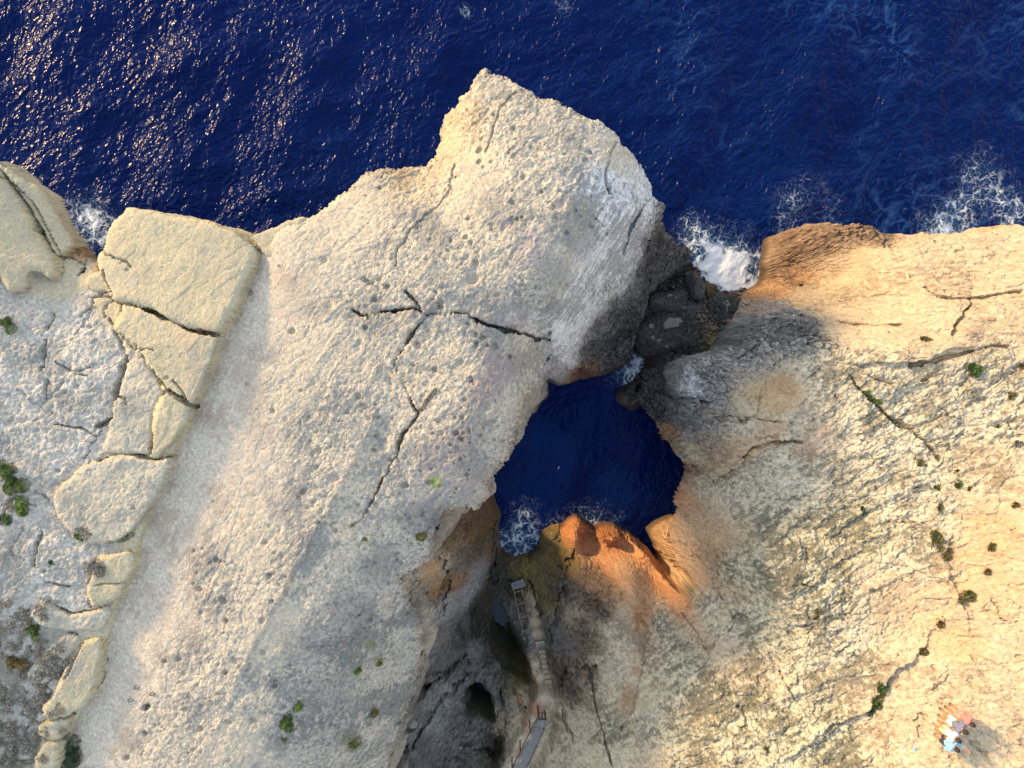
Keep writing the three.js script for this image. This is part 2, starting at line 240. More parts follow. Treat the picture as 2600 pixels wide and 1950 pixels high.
// ---------------------------------------------------------------- rock kinds: colour and relief
// A, B: the two rock tones; C: spots (lichen, patina); terr/fine/mid/karst: relief in metres; spot: share; pits: per square metre; s1..s3: banding along three directions
const KIND = {
  pitted: { A: [0.66, 0.57, 0.42], B: [0.48, 0.44, 0.35], C: [0.23, 0.23, 0.215], terr: 0.03, fine: 0.02, mid: 0.1, karst: 0.03, spot: 0.40, pits: 3.4, s1: 0.9, s2: 0, s3: 0 },
  plain:  { A: [0.66, 0.57, 0.42], B: [0.52, 0.46, 0.35], C: [0.29, 0.28, 0.25], terr: 0.022, fine: 0.014, mid: 0.07, karst: 0.016, spot: 0.28, pits: 1.0, s1: 0.8, s2: 0, s3: 0 },
  sand:   { A: [0.64, 0.57, 0.46], B: [0.54, 0.48, 0.38], C: [0.36, 0.29, 0.22], terr: 0.016, fine: 0.01, mid: 0.04, karst: 0.0, spot: 0.3, pits: 0.1, s1: 0.6, s2: 0, s3: 0 },
  smooth: { A: [0.58, 0.515, 0.34], B: [0.48, 0.425, 0.285], C: [0.36, 0.33, 0.26], terr: 0.018, fine: 0.009, mid: 0.09, karst: 0.0, spot: 0.22, pits: 0.25, s1: 0.4, s2: 0, s3: 0 },
  white:  { A: [0.66, 0.62, 0.54], B: [0.48, 0.46, 0.40], C: [0.27, 0.27, 0.24], terr: 0.035, fine: 0.014, mid: 0.1, karst: 0.045, spot: 0.42, pits: 0.5, s1: 0.2, s2: 0, s3: 0 },
  soil:   { A: [0.46, 0.43, 0.38], B: [0.34, 0.32, 0.28], C: [0.20, 0.18, 0.14], terr: 0.02, fine: 0.018, mid: 0.1, karst: 0.0, spot: 0.35, pits: 0.0, s1: 0, s2: 0, s3: 0 },
  flank:  { A: [0.85, 0.86, 0.85], B: [0.68, 0.68, 0.67], C: [0.30, 0.30, 0.30], terr: 0.07, fine: 0.035, mid: 0.12, karst: 0.09, spot: 0.42, pits: 1.0, s1: 1.6, s2: 0, s3: 0 },
  karst:  { A: [0.24, 0.235, 0.23], B: [0.085, 0.08, 0.078], C: [0.03, 0.03, 0.03], terr: 0.05, fine: 0.05, mid: 0.15, karst: 0.3, spot: 0.38, pits: 1.0, s1: 0.3, s2: 0.2, s3: 0 },
  greyk:  { A: [0.55, 0.54, 0.51], B: [0.32, 0.32, 0.31], C: [0.10, 0.10, 0.10], terr: 0.08, fine: 0.04, mid: 0.14, karst: 0.28, spot: 0.40, pits: 1.5, s1: 0, s2: 0.6, s3: 0 },
  lit:    { A: [0.62, 0.51, 0.34], B: [0.51, 0.40, 0.26], C: [0.27, 0.21, 0.14], terr: 0.05, fine: 0.018, mid: 0.2, karst: 0.035, spot: 0.2, pits: 0.3, s1: 0, s2: 1.2, s3: 0 },  // warm sunlight on the slope is partly put into this rock colour
  hill:   { A: [0.68, 0.61, 0.45], B: [0.46, 0.42, 0.31], C: [0.16, 0.15, 0.11], terr: 0.055, fine: 0.034, mid: 0.2, karst: 0.075, spot: 0.38, pits: 1.4, s1: 0, s2: 0.2, s3: 1.2 },
  hillg:  { A: [0.62, 0.57, 0.41], B: [0.37, 0.35, 0.25], C: [0.115, 0.115, 0.08], terr: 0.06, fine: 0.036, mid: 0.2, karst: 0.09, spot: 0.45, pits: 1.6, s1: 0, s2: 0, s3: 1.5 },
  tan:    { A: [0.63, 0.54, 0.38], B: [0.47, 0.39, 0.27], C: [0.22, 0.17, 0.11], terr: 0.05, fine: 0.024, mid: 0.16, karst: 0.05, spot: 0.3, pits: 1.2, s1: 0.2, s2: 0, s3: 0.7 },
  brown:  { A: [0.28, 0.19, 0.10], B: [0.16, 0.11, 0.06], C: [0.06, 0.045, 0.03], terr: 0.06, fine: 0.026, mid: 0.25, karst: 0.07, spot: 0.28, pits: 0.3, s1: 0, s2: 0.6, s3: 0.6 },
  orange: { A: [0.64, 0.35, 0.18], B: [0.48, 0.22, 0.09], C: [0.22, 0.11, 0.05], terr: 0.06, fine: 0.028, mid: 0.2, karst: 0.08, spot: 0.22, pits: 0.8, s1: 0, s2: 0.6, s3: 0.5 },  // orange rock, its colour deepened to carry part of the low-sun glow
  rust:   { A: [0.44, 0.27, 0.14], B: [0.26, 0.145, 0.075], C: [0.07, 0.05, 0.036], terr: 0.07, fine: 0.03, mid: 0.2, karst: 0.12, spot: 0.32, pits: 0.4, s1: 0, s2: 1.0, s3: 0.2 },
  grey:   { A: [0.23, 0.22, 0.205], B: [0.115, 0.105, 0.092], C: [0.045, 0.04, 0.034], terr: 0.05, fine: 0.02, mid: 0.25, karst: 0.06, spot: 0.26, pits: 0.5, s1: 0, s2: 0, s3: 1.2 },
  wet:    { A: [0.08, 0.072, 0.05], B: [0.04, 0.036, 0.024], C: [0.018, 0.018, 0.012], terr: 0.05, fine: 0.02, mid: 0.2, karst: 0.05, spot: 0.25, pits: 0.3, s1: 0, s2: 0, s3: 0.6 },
  olive:  { A: [0.24, 0.18, 0.07], B: [0.15, 0.11, 0.04], C: [0.07, 0.06, 0.025], terr: 0.05, fine: 0.02, mid: 0.15, karst: 0.05, spot: 0.25, pits: 0.3, s1: 0, s2: 0.3, s3: 0.4 },
};
const PK = ['terr', 'fine', 'mid', 'karst', 'spot', 'pits', 's1', 's2', 's3'], NP = 18;
const packed = {}; for (const k in KIND) packed[k] = [...KIND[k].A, ...KIND[k].B, ...KIND[k].C, ...PK.map(p => KIND[k][p])];
const SEEDS = {                                     // [u, v, kind, reach]
  headland: [
    [1230, 200, 'pitted'], [1140, 320, 'tan'], [1165, 300, 'tan'], [1050, 440, 'tan'], [1130, 400, 'tan'], [1300, 350, 'pitted'], [1450, 350, 'pitted'], [1560, 400, 'plain'], [1560, 450, 'flank'], [1640, 500, 'flank'], [1600, 560, 'flank'], [1540, 640, 'flank'], [1500, 720, 'flank'], [1450, 830, 'flank'], [1580, 650, 'flank'],
    [1450, 560, 'pitted'], [1330, 500, 'pitted'], [1200, 450, 'plain'], [1050, 600, 'pitted'], [900, 520, 'plain'], [800, 600, 'plain'], [720, 720, 'sand'], [800, 700, 'plain'], [900, 760, 'pitted'], [1100, 700, 'pitted'], [1250, 700, 'pitted'], [1350, 750, 'greyw'], [1400, 660, 'pitted'],
    [650, 800, 'sand'], [600, 950, 'sand'], [540, 1100, 'sand'], [480, 1250, 'sand'], [400, 1400, 'sand'], [350, 1550, 'sand'], [330, 1700, 'sand'], [250, 1850, 'sand'], [230, 1950, 'sand'], [420, 1550, 'sand'], [600, 1200, 'sand'], [700, 1000, 'plain'], [640, 1350, 'plain'], [560, 1500, 'pitted'], [520, 1700, 'pitted'], [440, 1850, 'pitted'],
    [780, 900, 'plain'], [900, 1000, 'pitted'], [850, 1150, 'pitted'], [1000, 900, 'pitted'], [1150, 900, 'pitted'], [1300, 900, 'pitted'], [1250, 1000, 'pitted'], [1200, 1100, 'pitted'], [1270, 1130, 'greyw'], [1180, 1230, 'pitted'], [1000, 1250, 'pitted'], [900, 1350, 'pitted'], [1050, 1380, 'greyw'], [750, 1450, 'pitted'], [700, 1600, 'plain'], [620, 1750, 'pitted'], [600, 1900, 'plain'], [800, 1700, 'greyw'], [950, 1500, 'greyw'], [900, 1650, 'greyw'], [1000, 1650, 'greyw'], [950, 1800, 'greyw'], [780, 1850, 'greyw'], [850, 1940, 'greyw'], [1010, 1560, 'greyw'],
    [1550, 830, 'karst'], [1510, 890, 'karst'], [1600, 790, 'karst'], [1640, 700, 'karst'], [1700, 640, 'karst'], [1740, 640, 'karst'], [1690, 590, 'karst'], [1560, 915, 'karst'], [1430, 905, 'flank'], [1485, 942, 'rust'], [1610, 860, 'karst'],
  ],
  outcrop: [[0, 700, 'white'], [60, 800, 'soilw'], [60, 900, 'white'], [150, 700, 'smooth'], [200, 690, 'smooth'], [100, 1000, 'white'], [150, 900, 'white'], [60, 1130, 'white'], [20, 1230, 'soil'], [80, 1300, 'soilw'], [40, 1400, 'soilw'], [100, 1420, 'white'], [30, 1500, 'white'], [30, 1580, 'soil'], [100, 1560, 'white'], [130, 1500, 'white'], [100, 1680, 'soil'], [30, 1750, 'soil'], [80, 1850, 'soil'], [20, 1900, 'soil'], [170, 1750, 'soilw'], [230, 650, 'rust'], [260, 650, 'rust'], [220, 1330, 'soilw'], [250, 1430, 'white'], [300, 780, 'smooth'], [200, 800, 'white'], [270, 1150, 'soilw'], [230, 1150, 'white'], [590, 800, 'smooth'], [550, 870, 'smooth'], [500, 1000, 'smooth'], [450, 1120, 'smooth'], [415, 1210, 'smooth'], [380, 1290, 'smooth'], [345, 1400, 'smooth'], [315, 1480, 'smooth'], [285, 1560, 'smooth'], [265, 1650, 'smooth'], [235, 1760, 'smooth'], [180, 1840, 'smooth'], [150, 1920, 'smooth'], [230, 1600, 'cream'], [200, 1680, 'cream'], [0, 450, 'smooth'], [-300, 800, 'white'], [-300, 1700, 'soil'], [130, 1800, 'white'], [60, 1650, 'soilw']],
  slope: [
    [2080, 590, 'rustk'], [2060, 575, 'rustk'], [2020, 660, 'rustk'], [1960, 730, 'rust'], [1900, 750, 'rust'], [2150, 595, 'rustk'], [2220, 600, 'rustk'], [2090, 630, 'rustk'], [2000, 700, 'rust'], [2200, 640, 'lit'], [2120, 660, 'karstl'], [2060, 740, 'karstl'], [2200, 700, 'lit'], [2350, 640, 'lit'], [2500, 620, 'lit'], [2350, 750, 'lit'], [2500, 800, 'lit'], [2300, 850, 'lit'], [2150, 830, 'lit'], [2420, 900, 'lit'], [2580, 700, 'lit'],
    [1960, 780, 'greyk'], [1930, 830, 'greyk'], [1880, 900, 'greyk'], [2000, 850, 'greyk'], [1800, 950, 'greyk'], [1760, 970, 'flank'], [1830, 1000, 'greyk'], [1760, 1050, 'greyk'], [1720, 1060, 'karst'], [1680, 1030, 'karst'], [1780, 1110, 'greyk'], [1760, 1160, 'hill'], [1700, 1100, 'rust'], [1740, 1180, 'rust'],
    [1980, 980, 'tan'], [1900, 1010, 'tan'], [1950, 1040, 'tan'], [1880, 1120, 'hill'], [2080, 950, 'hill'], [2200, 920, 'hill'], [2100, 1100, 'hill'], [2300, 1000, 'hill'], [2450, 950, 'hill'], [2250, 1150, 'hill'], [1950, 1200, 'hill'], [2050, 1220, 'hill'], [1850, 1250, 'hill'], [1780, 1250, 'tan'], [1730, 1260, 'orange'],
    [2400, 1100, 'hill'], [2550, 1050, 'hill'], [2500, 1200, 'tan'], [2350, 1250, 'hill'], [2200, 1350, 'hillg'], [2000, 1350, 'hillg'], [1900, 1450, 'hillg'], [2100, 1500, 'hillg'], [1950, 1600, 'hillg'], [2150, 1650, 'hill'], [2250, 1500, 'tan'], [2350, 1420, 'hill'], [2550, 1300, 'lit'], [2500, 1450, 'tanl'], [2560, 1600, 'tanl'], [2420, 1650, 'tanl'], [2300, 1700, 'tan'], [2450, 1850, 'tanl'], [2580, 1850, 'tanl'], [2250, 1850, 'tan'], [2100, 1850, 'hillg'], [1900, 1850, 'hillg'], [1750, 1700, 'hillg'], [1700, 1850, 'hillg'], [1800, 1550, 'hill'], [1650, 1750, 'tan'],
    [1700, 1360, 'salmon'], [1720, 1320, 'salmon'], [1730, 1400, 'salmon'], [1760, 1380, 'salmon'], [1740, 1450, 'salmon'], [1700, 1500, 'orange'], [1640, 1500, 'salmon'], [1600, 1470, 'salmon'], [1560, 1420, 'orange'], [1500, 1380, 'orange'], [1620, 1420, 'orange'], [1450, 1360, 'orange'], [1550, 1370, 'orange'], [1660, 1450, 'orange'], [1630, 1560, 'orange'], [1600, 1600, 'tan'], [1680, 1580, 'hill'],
    [1520, 1480, 'rustk'], [1520, 1540, 'rustk'], [1480, 1600, 'rustk'], [1560, 1600, 'tan'], [1430, 1420, 'olive'], [1400, 1400, 'olive'], [1390, 1450, 'olive'], [1430, 1500, 'grey'], [1380, 1520, 'olive'], [1450, 1560, 'tan'], [1420, 1620, 'grey'], [1480, 1700, 'rustk'], [1450, 1760, 'rustk'], [1540, 1700, 'tan'], [1580, 1780, 'tan'], [1500, 1820, 'tan'], [1440, 1850, 'tan'], [1600, 1900, 'tan'], [1500, 1930, 'tan'], [1400, 1900, 'tan'], [1360, 1920, 'tan'], [1560, 1860, 'hillg'],
  ],
  gully: [
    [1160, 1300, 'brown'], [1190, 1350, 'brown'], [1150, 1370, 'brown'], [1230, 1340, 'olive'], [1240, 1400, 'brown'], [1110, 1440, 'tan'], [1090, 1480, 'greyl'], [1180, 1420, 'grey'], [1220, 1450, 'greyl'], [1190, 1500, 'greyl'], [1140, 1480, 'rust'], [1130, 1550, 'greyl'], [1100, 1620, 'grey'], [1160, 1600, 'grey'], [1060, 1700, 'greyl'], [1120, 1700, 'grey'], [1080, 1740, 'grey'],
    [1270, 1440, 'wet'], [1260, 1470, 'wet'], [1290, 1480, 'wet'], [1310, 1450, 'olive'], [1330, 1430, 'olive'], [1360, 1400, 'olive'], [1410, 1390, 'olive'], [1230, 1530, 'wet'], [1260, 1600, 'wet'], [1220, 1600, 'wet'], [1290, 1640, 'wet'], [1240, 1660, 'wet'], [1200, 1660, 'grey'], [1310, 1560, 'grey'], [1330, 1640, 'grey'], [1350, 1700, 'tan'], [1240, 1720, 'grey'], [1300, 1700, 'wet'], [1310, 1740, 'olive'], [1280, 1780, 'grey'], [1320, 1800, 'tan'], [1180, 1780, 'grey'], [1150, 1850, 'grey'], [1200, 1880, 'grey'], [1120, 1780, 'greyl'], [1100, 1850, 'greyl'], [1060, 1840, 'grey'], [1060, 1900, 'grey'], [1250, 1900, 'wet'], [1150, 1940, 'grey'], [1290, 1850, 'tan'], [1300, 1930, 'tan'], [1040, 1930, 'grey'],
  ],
  reef: [[1700, 800, 'karst'], [1750, 880, 'karst'], [1850, 820, 'karst'], [1900, 800, 'rust'], [1860, 860, 'olive'], [1680, 960, 'karst'], [1650, 1000, 'karst'], [1800, 700, 'karst'], [1740, 940, 'karst']],
};
Object.assign(KIND, {});
const blend = (a, b, t) => packed[a].map((v, i) => lerp(v, packed[b][i], t));
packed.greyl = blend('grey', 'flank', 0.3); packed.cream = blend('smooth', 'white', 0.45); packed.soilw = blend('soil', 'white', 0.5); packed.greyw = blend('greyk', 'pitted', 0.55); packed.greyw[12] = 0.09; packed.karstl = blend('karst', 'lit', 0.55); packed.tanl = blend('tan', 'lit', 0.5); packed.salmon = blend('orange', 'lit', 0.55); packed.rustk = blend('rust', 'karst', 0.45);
const slabKinds = ['smooth', 'smooth', 'smooth', 'cream', 'white', 'cream', 'white', 'smooth', 'smooth', 'smooth', 'smooth', 'smooth', 'white', 'cream', 'cream', 'smooth', 'smooth', 'smooth', 'white', 'white', 'white', 'smooth', 'white', 'white', 'white'];

const PX0 = -24, PZ0 = -16, PS = 0.25, PNX = 208, PNZ = 164;
const styleGrid = {};
for (const region in SEEDS) {
  const S = SEEDS[region].map(([u, v, k, r = 1]) => { const p = hit(u, v); return [p[0], p[2], packed[k], r]; });
  const g = new Float32Array(PNX * PNZ * NP);
  for (let j = 0; j < PNZ; j++) for (let i = 0; i < PNX; i++) {
    const x = PX0 + i * PS, z = PZ0 + j * PS; let wt = 0; const o = (j * PNX + i) * NP;
    for (const s of S) { const d2 = (x - s[0]) ** 2 + (z - s[1]) ** 2, w = 1 / (0.04 + d2 * d2); wt += w; for (let q = 0; q < NP; q++) g[o + q] += w * s[2][q]; }
    for (let q = 0; q < NP; q++) g[o + q] /= wt;
  }
  styleGrid[region] = g;
}
const STY = new Float32Array(NP);
function style(m, x, z) {
  if (m.slabIndex !== undefined) { const p = packed[slabKinds[m.slabIndex]]; for (let q = 0; q < NP; q++) STY[q] = p[q]; return; }
  const g = styleGrid[m.region], a = clamp((x - PX0) / PS, 0, PNX - 1.01), b = clamp((z - PZ0) / PS, 0, PNZ - 1.01), i = Math.floor(a), j = Math.floor(b), fx = a - i, fz = b - j, k = (j * PNX + i) * NP;
  for (let q = 0; q < NP; q++) STY[q] = (g[k + q] * (1 - fx) + g[k + NP + q] * fx) * (1 - fz) + (g[k + PNX * NP + q] * (1 - fx) + g[k + PNX * NP + NP + q] * fx) * fz;
}
slabs.forEach((m, i) => { m.slabIndex = i; });

// ---------------------------------------------------------------- the land raster: 2.45 cm cells
const RS = 0.0245, RX0 = -23.4, RZ0 = -15.3, RNX = 2041, RNZ = 1569;
const RH = new Float32Array(RNX * RNZ), RID = new Int8Array(RNX * RNZ), RC = new Uint8Array(RNX * RNZ * 4), RPIT = new Float32Array(RNX * RNZ), RM = new Float32Array(RNX * RNZ);
const lin2srgb = new Uint8Array(4097); for (let i = 0; i <= 4096; i++) { const c = i / 4096; lin2srgb[i] = Math.round(255 * (c <= 0.0031308 ? 12.92 * c : 1.055 * Math.pow(c, 1 / 2.4) - 0.055)); }
const enc = c => lin2srgb[c <= 0 ? 0 : c >= 1 ? 4096 : (c * 4096) | 0];
const ca = Math.cos(-0.98), sa = Math.sin(-0.98), cb = Math.cos(0.12), sb = Math.sin(0.12), cc = Math.cos(-0.68), sc = Math.sin(-0.68), cd = Math.cos(1.2), sd = Math.sin(1.2);
function relief(x, z, south) {                      // fine relief by kind of rock; uses STY
  const terr = STY[9], fine = STY[10], mid = STY[11], karst = STY[12];
  let h = mid * fbm(x * 0.7 + 5, z * 0.7, 3);
  const wx = x + 0.22 * noise(x * 1.3, z * 1.3 + 40) + 0.06 * noise(x * 5, z * 5), wz = z + 0.22 * noise(x * 1.3 + 80, z * 1.3) + 0.06 * noise(x * 5 + 9, z * 5);
  const st = (s, c, q, f1, f2) => fbm((wx * c + wz * s) * f1 + q, (-wx * s + wz * c) * f2, 4);
  let band = 0;
  if (STY[15] > 0.02) band += STY[15] * (south ? st(sd, cd, 0, 0.4, 2.2) : st(sa, ca, 0, 0.4, 2.2));
  if (STY[16] > 0.02) band += STY[16] * st(sb, cb, 30, 0.4, 2.2);
  if (STY[17] > 0.02) band += STY[17] * st(sc, cc, 60, 0.4, 2.2);
  const b3 = band * (south ? 3.2 : 1.5), bl = Math.floor(b3); h += 0.05 * (bl + ss(0.40, 0.60, b3 - bl));            // broken beds
  const f = fbm(wx * 1.5 + band * 0.6, wz * 1.5, 6) * 3.6 + band * (south ? 1.2 : 0.5);      // peeling crust: low steps with ragged rims
  const fl = Math.floor(f), fr = f - fl; h += terr * (fl + ss(0.43, 0.57, fr)) * 0.9;
  const blk = south ? Math.min(0.11, terr * 1.6) : Math.min(0.07, terr * 1.1), px = STY[17] > STY[16] ? wx * cc + wz * sc : STY[16] > 0.05 ? wx * cb + wz * sb : wx * ca + wz * sa, pz = STY[17] > STY[16] ? -wx * sc + wz * cc : STY[16] > 0.05 ? -wx * sb + wz * cb : -wx * sa + wz * ca;
  worley(px * 0.75 + 50, pz * 1.7); const e1w = WF2 - WF1; h += blk * (RV[WID] * 1.6 - 0.8 - 0.7 * (1 - ss(0.02, 0.16, e1w)));             // fractured beds
  worley(px * 1.9 + 20, pz * 3.6 + 9); h += blk * 0.45 * (RW[WID] * 1.6 - 0.8 - 0.5 * (1 - ss(0.02, 0.2, WF2 - WF1)));
  const patch = clamp(0.45 + 1.3 * fbm(x * 0.33 + 21, z * 0.33, 3), 0.05, 1.2);
  const kx = wx + 0.05 * noise(x * 9, z * 9), kz = wz + 0.05 * noise(x * 9 + 5, z * 9);
  worley(kx * 2.6, kz * 2.6); const k1w = WF2 - WF1; worley(kx * 8.5 + 3, kz * 8.5); const k2w = WF2 - WF1;   // crevices between flakes
  h -= fine * (1.6 * patch * (1 - ss(0.0, 0.16, k1w)) + 0.9 * (1 - ss(0, 0.3, k2w)));
  h += fine * (patch * 0.8 * fbm(x * 5.1, z * 5.1, 4) + (0.5 + patch) * fbm(x * 15, z * 15, 3));
  if (karst > 0.004) { const q = karst > 0.3 ? 0.3 : karst; h -= q * (1.0 * (1 - ss(0.02, 0.30, Math.abs(noise(wx * 2.5, wz * 2.5)))) + 0.8 * (1 - ss(0.02, 0.34, Math.abs(noise(wx * 4.6 + 9, wz * 4.6)))) - 0.3 * fbm(wx * 2.2 + 40, wz * 2.2, 3)); }
  return h;
}
for (let j = 0; j < RNZ; j++) {
  const z = RZ0 + j * RS;
  for (let i = 0; i < RNX; i++) {
    const x = RX0 + i * RS, k = j * RNX + i;
    let h = macro(x, z, true); RID[k] = topId; RM[k] = h;
    if (h > -2.9) { style(masses[topId], x + 0.5 * noise(x * 0.9, z * 0.9) + 0.2 * noise(x * 3, z * 3), z + 0.5 * noise(x * 0.9 + 50, z * 0.9) + 0.2 * noise(x * 3, z * 3 + 20)); h += relief(x, z, masses[topId].region === 'slope' || masses[topId].region === 'gully') * (STY[12] > 0.1 || masses[topId].region === 'gully' ? 1 : 0.6) * (topEdge > 0 ? Math.max(0.2, 1 - topEdge * 3) : 1); RPIT[k] = STY[14]; }
    RH[k] = h;
  }
}
console.log('raster height done');

// cracks, steps and grooves: polylines with a width and a depth
function carve(points, width, depth, conv, wander = 0.06) {
  const P = points.map(conv || (p => p)).map(([u, v]) => { const p = hit(u, v); return [p[0], p[2]]; });
  for (let s = 0; s + 1 < P.length; s++) {
    const [ax, az] = P[s], [bx, bz] = P[s + 1], pad = width + wander + 0.1, L = (bx - ax) ** 2 + (bz - az) ** 2;
    const i0 = Math.max(0, Math.floor((Math.min(ax, bx) - pad - RX0) / RS)), i1 = Math.min(RNX - 1, Math.ceil((Math.max(ax, bx) + pad - RX0) / RS)), j0 = Math.max(0, Math.floor((Math.min(az, bz) - pad - RZ0) / RS)), j1 = Math.min(RNZ - 1, Math.ceil((Math.max(az, bz) + pad - RZ0) / RS));
    for (let j = j0; j <= j1; j++) for (let i = i0; i <= i1; i++) {
      let x = RX0 + i * RS, z = RZ0 + j * RS; x += wander * 1.6 * (fbm(x * 1.7, z * 1.7 + 31, 4)); z += wander * 1.6 * (fbm(x * 1.7 + 13, z * 1.7, 4));
      const t = clamp(((x - ax) * (bx - ax) + (z - az) * (bz - az)) / L), d = Math.hypot(x - ax - (bx - ax) * t, z - az - (bz - az) * t);
      const along = (s + t) / (P.length - 1), w = Math.max(0.05, width * Math.max(0.7, 0.85 + 0.6 * noise(x * 1.6 + 7, z * 1.6)) * (0.6 + 0.4 * Math.sin(Math.PI * clamp(along, 0.02, 0.98)))); if (d > w) continue;
      const k = j * RNX + i, c = depth * (1 - ss(0.35, 1, d / w)); if (CARVED[k] < c) { RH[k] -= c - CARVED[k]; CARVED[k] = c; }
    }
  }
}
const CARVED = new Float32Array(RNX * RNZ);
function scarp(points, conv, height, reach) {       // a broken ledge: the ground on the left of the line stands higher
  const P = points.map(conv || (p => p)).map(([u, v]) => { const p = hit(u, v); return [p[0], p[2]]; }), x0 = Math.min(...P.map(p => p[0])) - reach * 2, x1 = Math.max(...P.map(p => p[0])) + reach * 2, z0 = Math.min(...P.map(p => p[1])) - reach * 2, z1 = Math.max(...P.map(p => p[1])) + reach * 2;
  for (let j = Math.max(0, Math.floor((z0 - RZ0) / RS)); j <= Math.min(RNZ - 1, (z1 - RZ0) / RS); j++) for (let i = Math.max(0, Math.floor((x0 - RX0) / RS)); i <= Math.min(RNX - 1, (x1 - RX0) / RS); i++) {
    let x = RX0 + i * RS, z = RZ0 + j * RS; const k = j * RNX + i; x += 0.25 * fbm(x * 1.1, z * 1.1, 4); z += 0.25 * fbm(x * 1.1 + 40, z * 1.1, 4);
    let best = 1e9, side = 0, tt = 0; for (let s = 0; s + 1 < P.length; s++) { const [ax, az] = P[s], [bx, bz] = P[s + 1], t = clamp(((x - ax) * (bx - ax) + (z - az) * (bz - az)) / ((bx - ax) ** 2 + (bz - az) ** 2)), d = Math.hypot(x - ax - (bx - ax) * t, z - az - (bz - az) * t); if (d < best) { best = d; side = (bx - ax) * (z - az) - (bz - az) * (x - ax); tt = (s + t) / (P.length - 1); } }
    const e = Math.sin(Math.PI * clamp(tt, 0.03, 0.97)), up = side > 0 ? ss(0, 0.12, best) * Math.exp(-best / reach) : 0; if (up > 0.004) RH[k] += height * e * up;
  }
}
scarp([[2440, 1540], [2380, 1600], [2330, 1665], [2245, 1735], [2215, 1800], [2100, 1850], [2000, 1930], [1960, 2000]], null, 0.3, 1.4);
scarp([[2560, 870], [2420, 890], [2320, 925], [2150, 925], [2060, 890]], null, 0.32, 1.0);
scarp([[2440, 1330], [2400, 1420], [2430, 1500], [2300, 1440], [2180, 1420]], null, 0.25, 0.9);
scarp([[2070, 1110], [1990, 1130], [1900, 1165], [1810, 1230], [1760, 1290]], null, 0.45, 1.0);
scarp([[1700, 1530], [1640, 1640], [1610, 1780], [1560, 1900]], null, 0.4, 0.8);
scarp([[2000, 1500], [1900, 1560], [1800, 1660], [1740, 1780]], null, 0.3, 1.0);
scarp([[1980, 930], [1930, 1000], [1920, 1050], [1860, 1090]], null, 0.4, 0.8);
scarp([[1000, 980], [900, 1180], [780, 1400], [640, 1660], [560, 1850]], null, 0.16, 1.2);
scarp([[1250, 640], [1100, 780], [1000, 900]], null, 0.1, 0.8);
const z5 = Z(850, 600), z6 = Z(1700, 600), z2 = Z(850, 0), zc = Z(850, 1275), zr = Z(1700, 1275);
carve([[100, 465], [150, 490], [250, 485], [380, 465], [470, 458], [570, 488], [600, 490], [700, 485], [760, 480], [830, 498], [910, 530], [960, 555], [1010, 570], [1090, 580], [1170, 605], [1220, 630], [1310, 640], [1330, 660]], 0.1, 0.7, z5, 0.14);
carve([[565, 495], [500, 590], [450, 660], [425, 710], [375, 780], [350, 880]], 0.052, 0.5, z5);
carve([[390, 840], [430, 900], [470, 1020], [520, 1110]], 0.045, 0.35, z5);
carve([[520, 1110], [490, 1150], [440, 1220], [400, 1290], [390, 1370], [330, 1460], [290, 1550], [230, 1659]], 0.056, 0.5, z5);
carve([[230, 0], [160, 110], [100, 160]], 0.05, 0.4, zc);
carve([[520, 1105], [570, 1050], [630, 960]], 0.04, 0.22, z5);
carve([[540, 465], [500, 400], [440, 340]], 0.042, 0.3, z5);
carve([[1310, 640], [1345, 605]], 0.045, 0.3, z5);
carve([[1760, 890], [1720, 960], [1690, 1060], [1700, 1150], [1720, 1200]], 0.06, 0.4, z2);
carve([[1960, 1240], [1920, 1310], [1860, 1400], [1830, 1500], [1800, 1600]], 0.07, 0.4, z2);
carve([[1620, 1350], [1680, 1420], [1700, 1460]], 0.05, 0.3, z2);
carve([[1130, 570], [1040, 660], [1000, 760], [980, 850], [940, 950]], 0.05, 0.11, z2);
carve([[750, 1020], [720, 1150], [700, 1230], [560, 1350], [450, 1450], [400, 1550], [370, 1659]], 0.07, 0.11, z2, 0.15);
// slope: long joints
carve([[1130, 870], [1200, 950], [1260, 1010], [1330, 1080], [1420, 1160], [1490, 1190]], 0.12, 0.5, z6);
carve([[1490, 1190], [1600, 1280], [1700, 1390]], 0.06, 0.3, z6);
carve([[700, 460], [780, 500], [860, 550]], 0.08, 0.35, z6);
carve([[540, 710], [620, 650], [680, 610], [720, 560]], 0.07, 0.4, z6);
carve([[0, 1005], [120, 1015], [250, 1040], [310, 1060]], 0.08, 0.6, z6);
carve([[400, 1120], [440, 1130], [500, 1130], [470, 1170], [440, 1130]], 0.07, 0.5, z6);
carve([[1900, 390], [1860, 470], [1800, 560], [1760, 620]], 0.10, 0.35, z6);
carve([[1600, 320], [1700, 380], [1800, 390], [1900, 390], [2000, 375], [2200, 340]], 0.06, 0.25, z6);
carve([[1500, 810], [1620, 780], [1800, 740], [2000, 690], [2120, 690]], 0.10, 0.3, z6);
carve([[1050, 530], [1150, 550], [1300, 555], [1450, 550]], 0.07, 0.25, z6);
carve([[460, 1380], [520, 1320], [640, 1290], [760, 1275], [830, 1285]], 0.12, 0.4, z6);
carve([[500, 1120], [600, 1150], [700, 1160]], 0.05, 0.25, z6);
carve([[1700, 820], [1640, 870], [1590, 910]], 0.05, 0.2, z6);
carve([[1250, 870], [1320, 900], [1400, 920]], 0.05, 0.2, z6);
carve([[2130, 1170], [2160, 1230], [2180, 1250]], 0.05, 0.2, z6);
carve([[260, 1050], [330, 1000]], 0.05, 0.2, z6);
carve([[1600, 1060], [1640, 1300], [1670, 1420], [1700, 1520], [1740, 1659]].map(([x, y]) => [x, y]), 0.06, 0.35, zc);
carve([[1590, 1510], [1670, 1430]], 0.04, 0.2, zc);
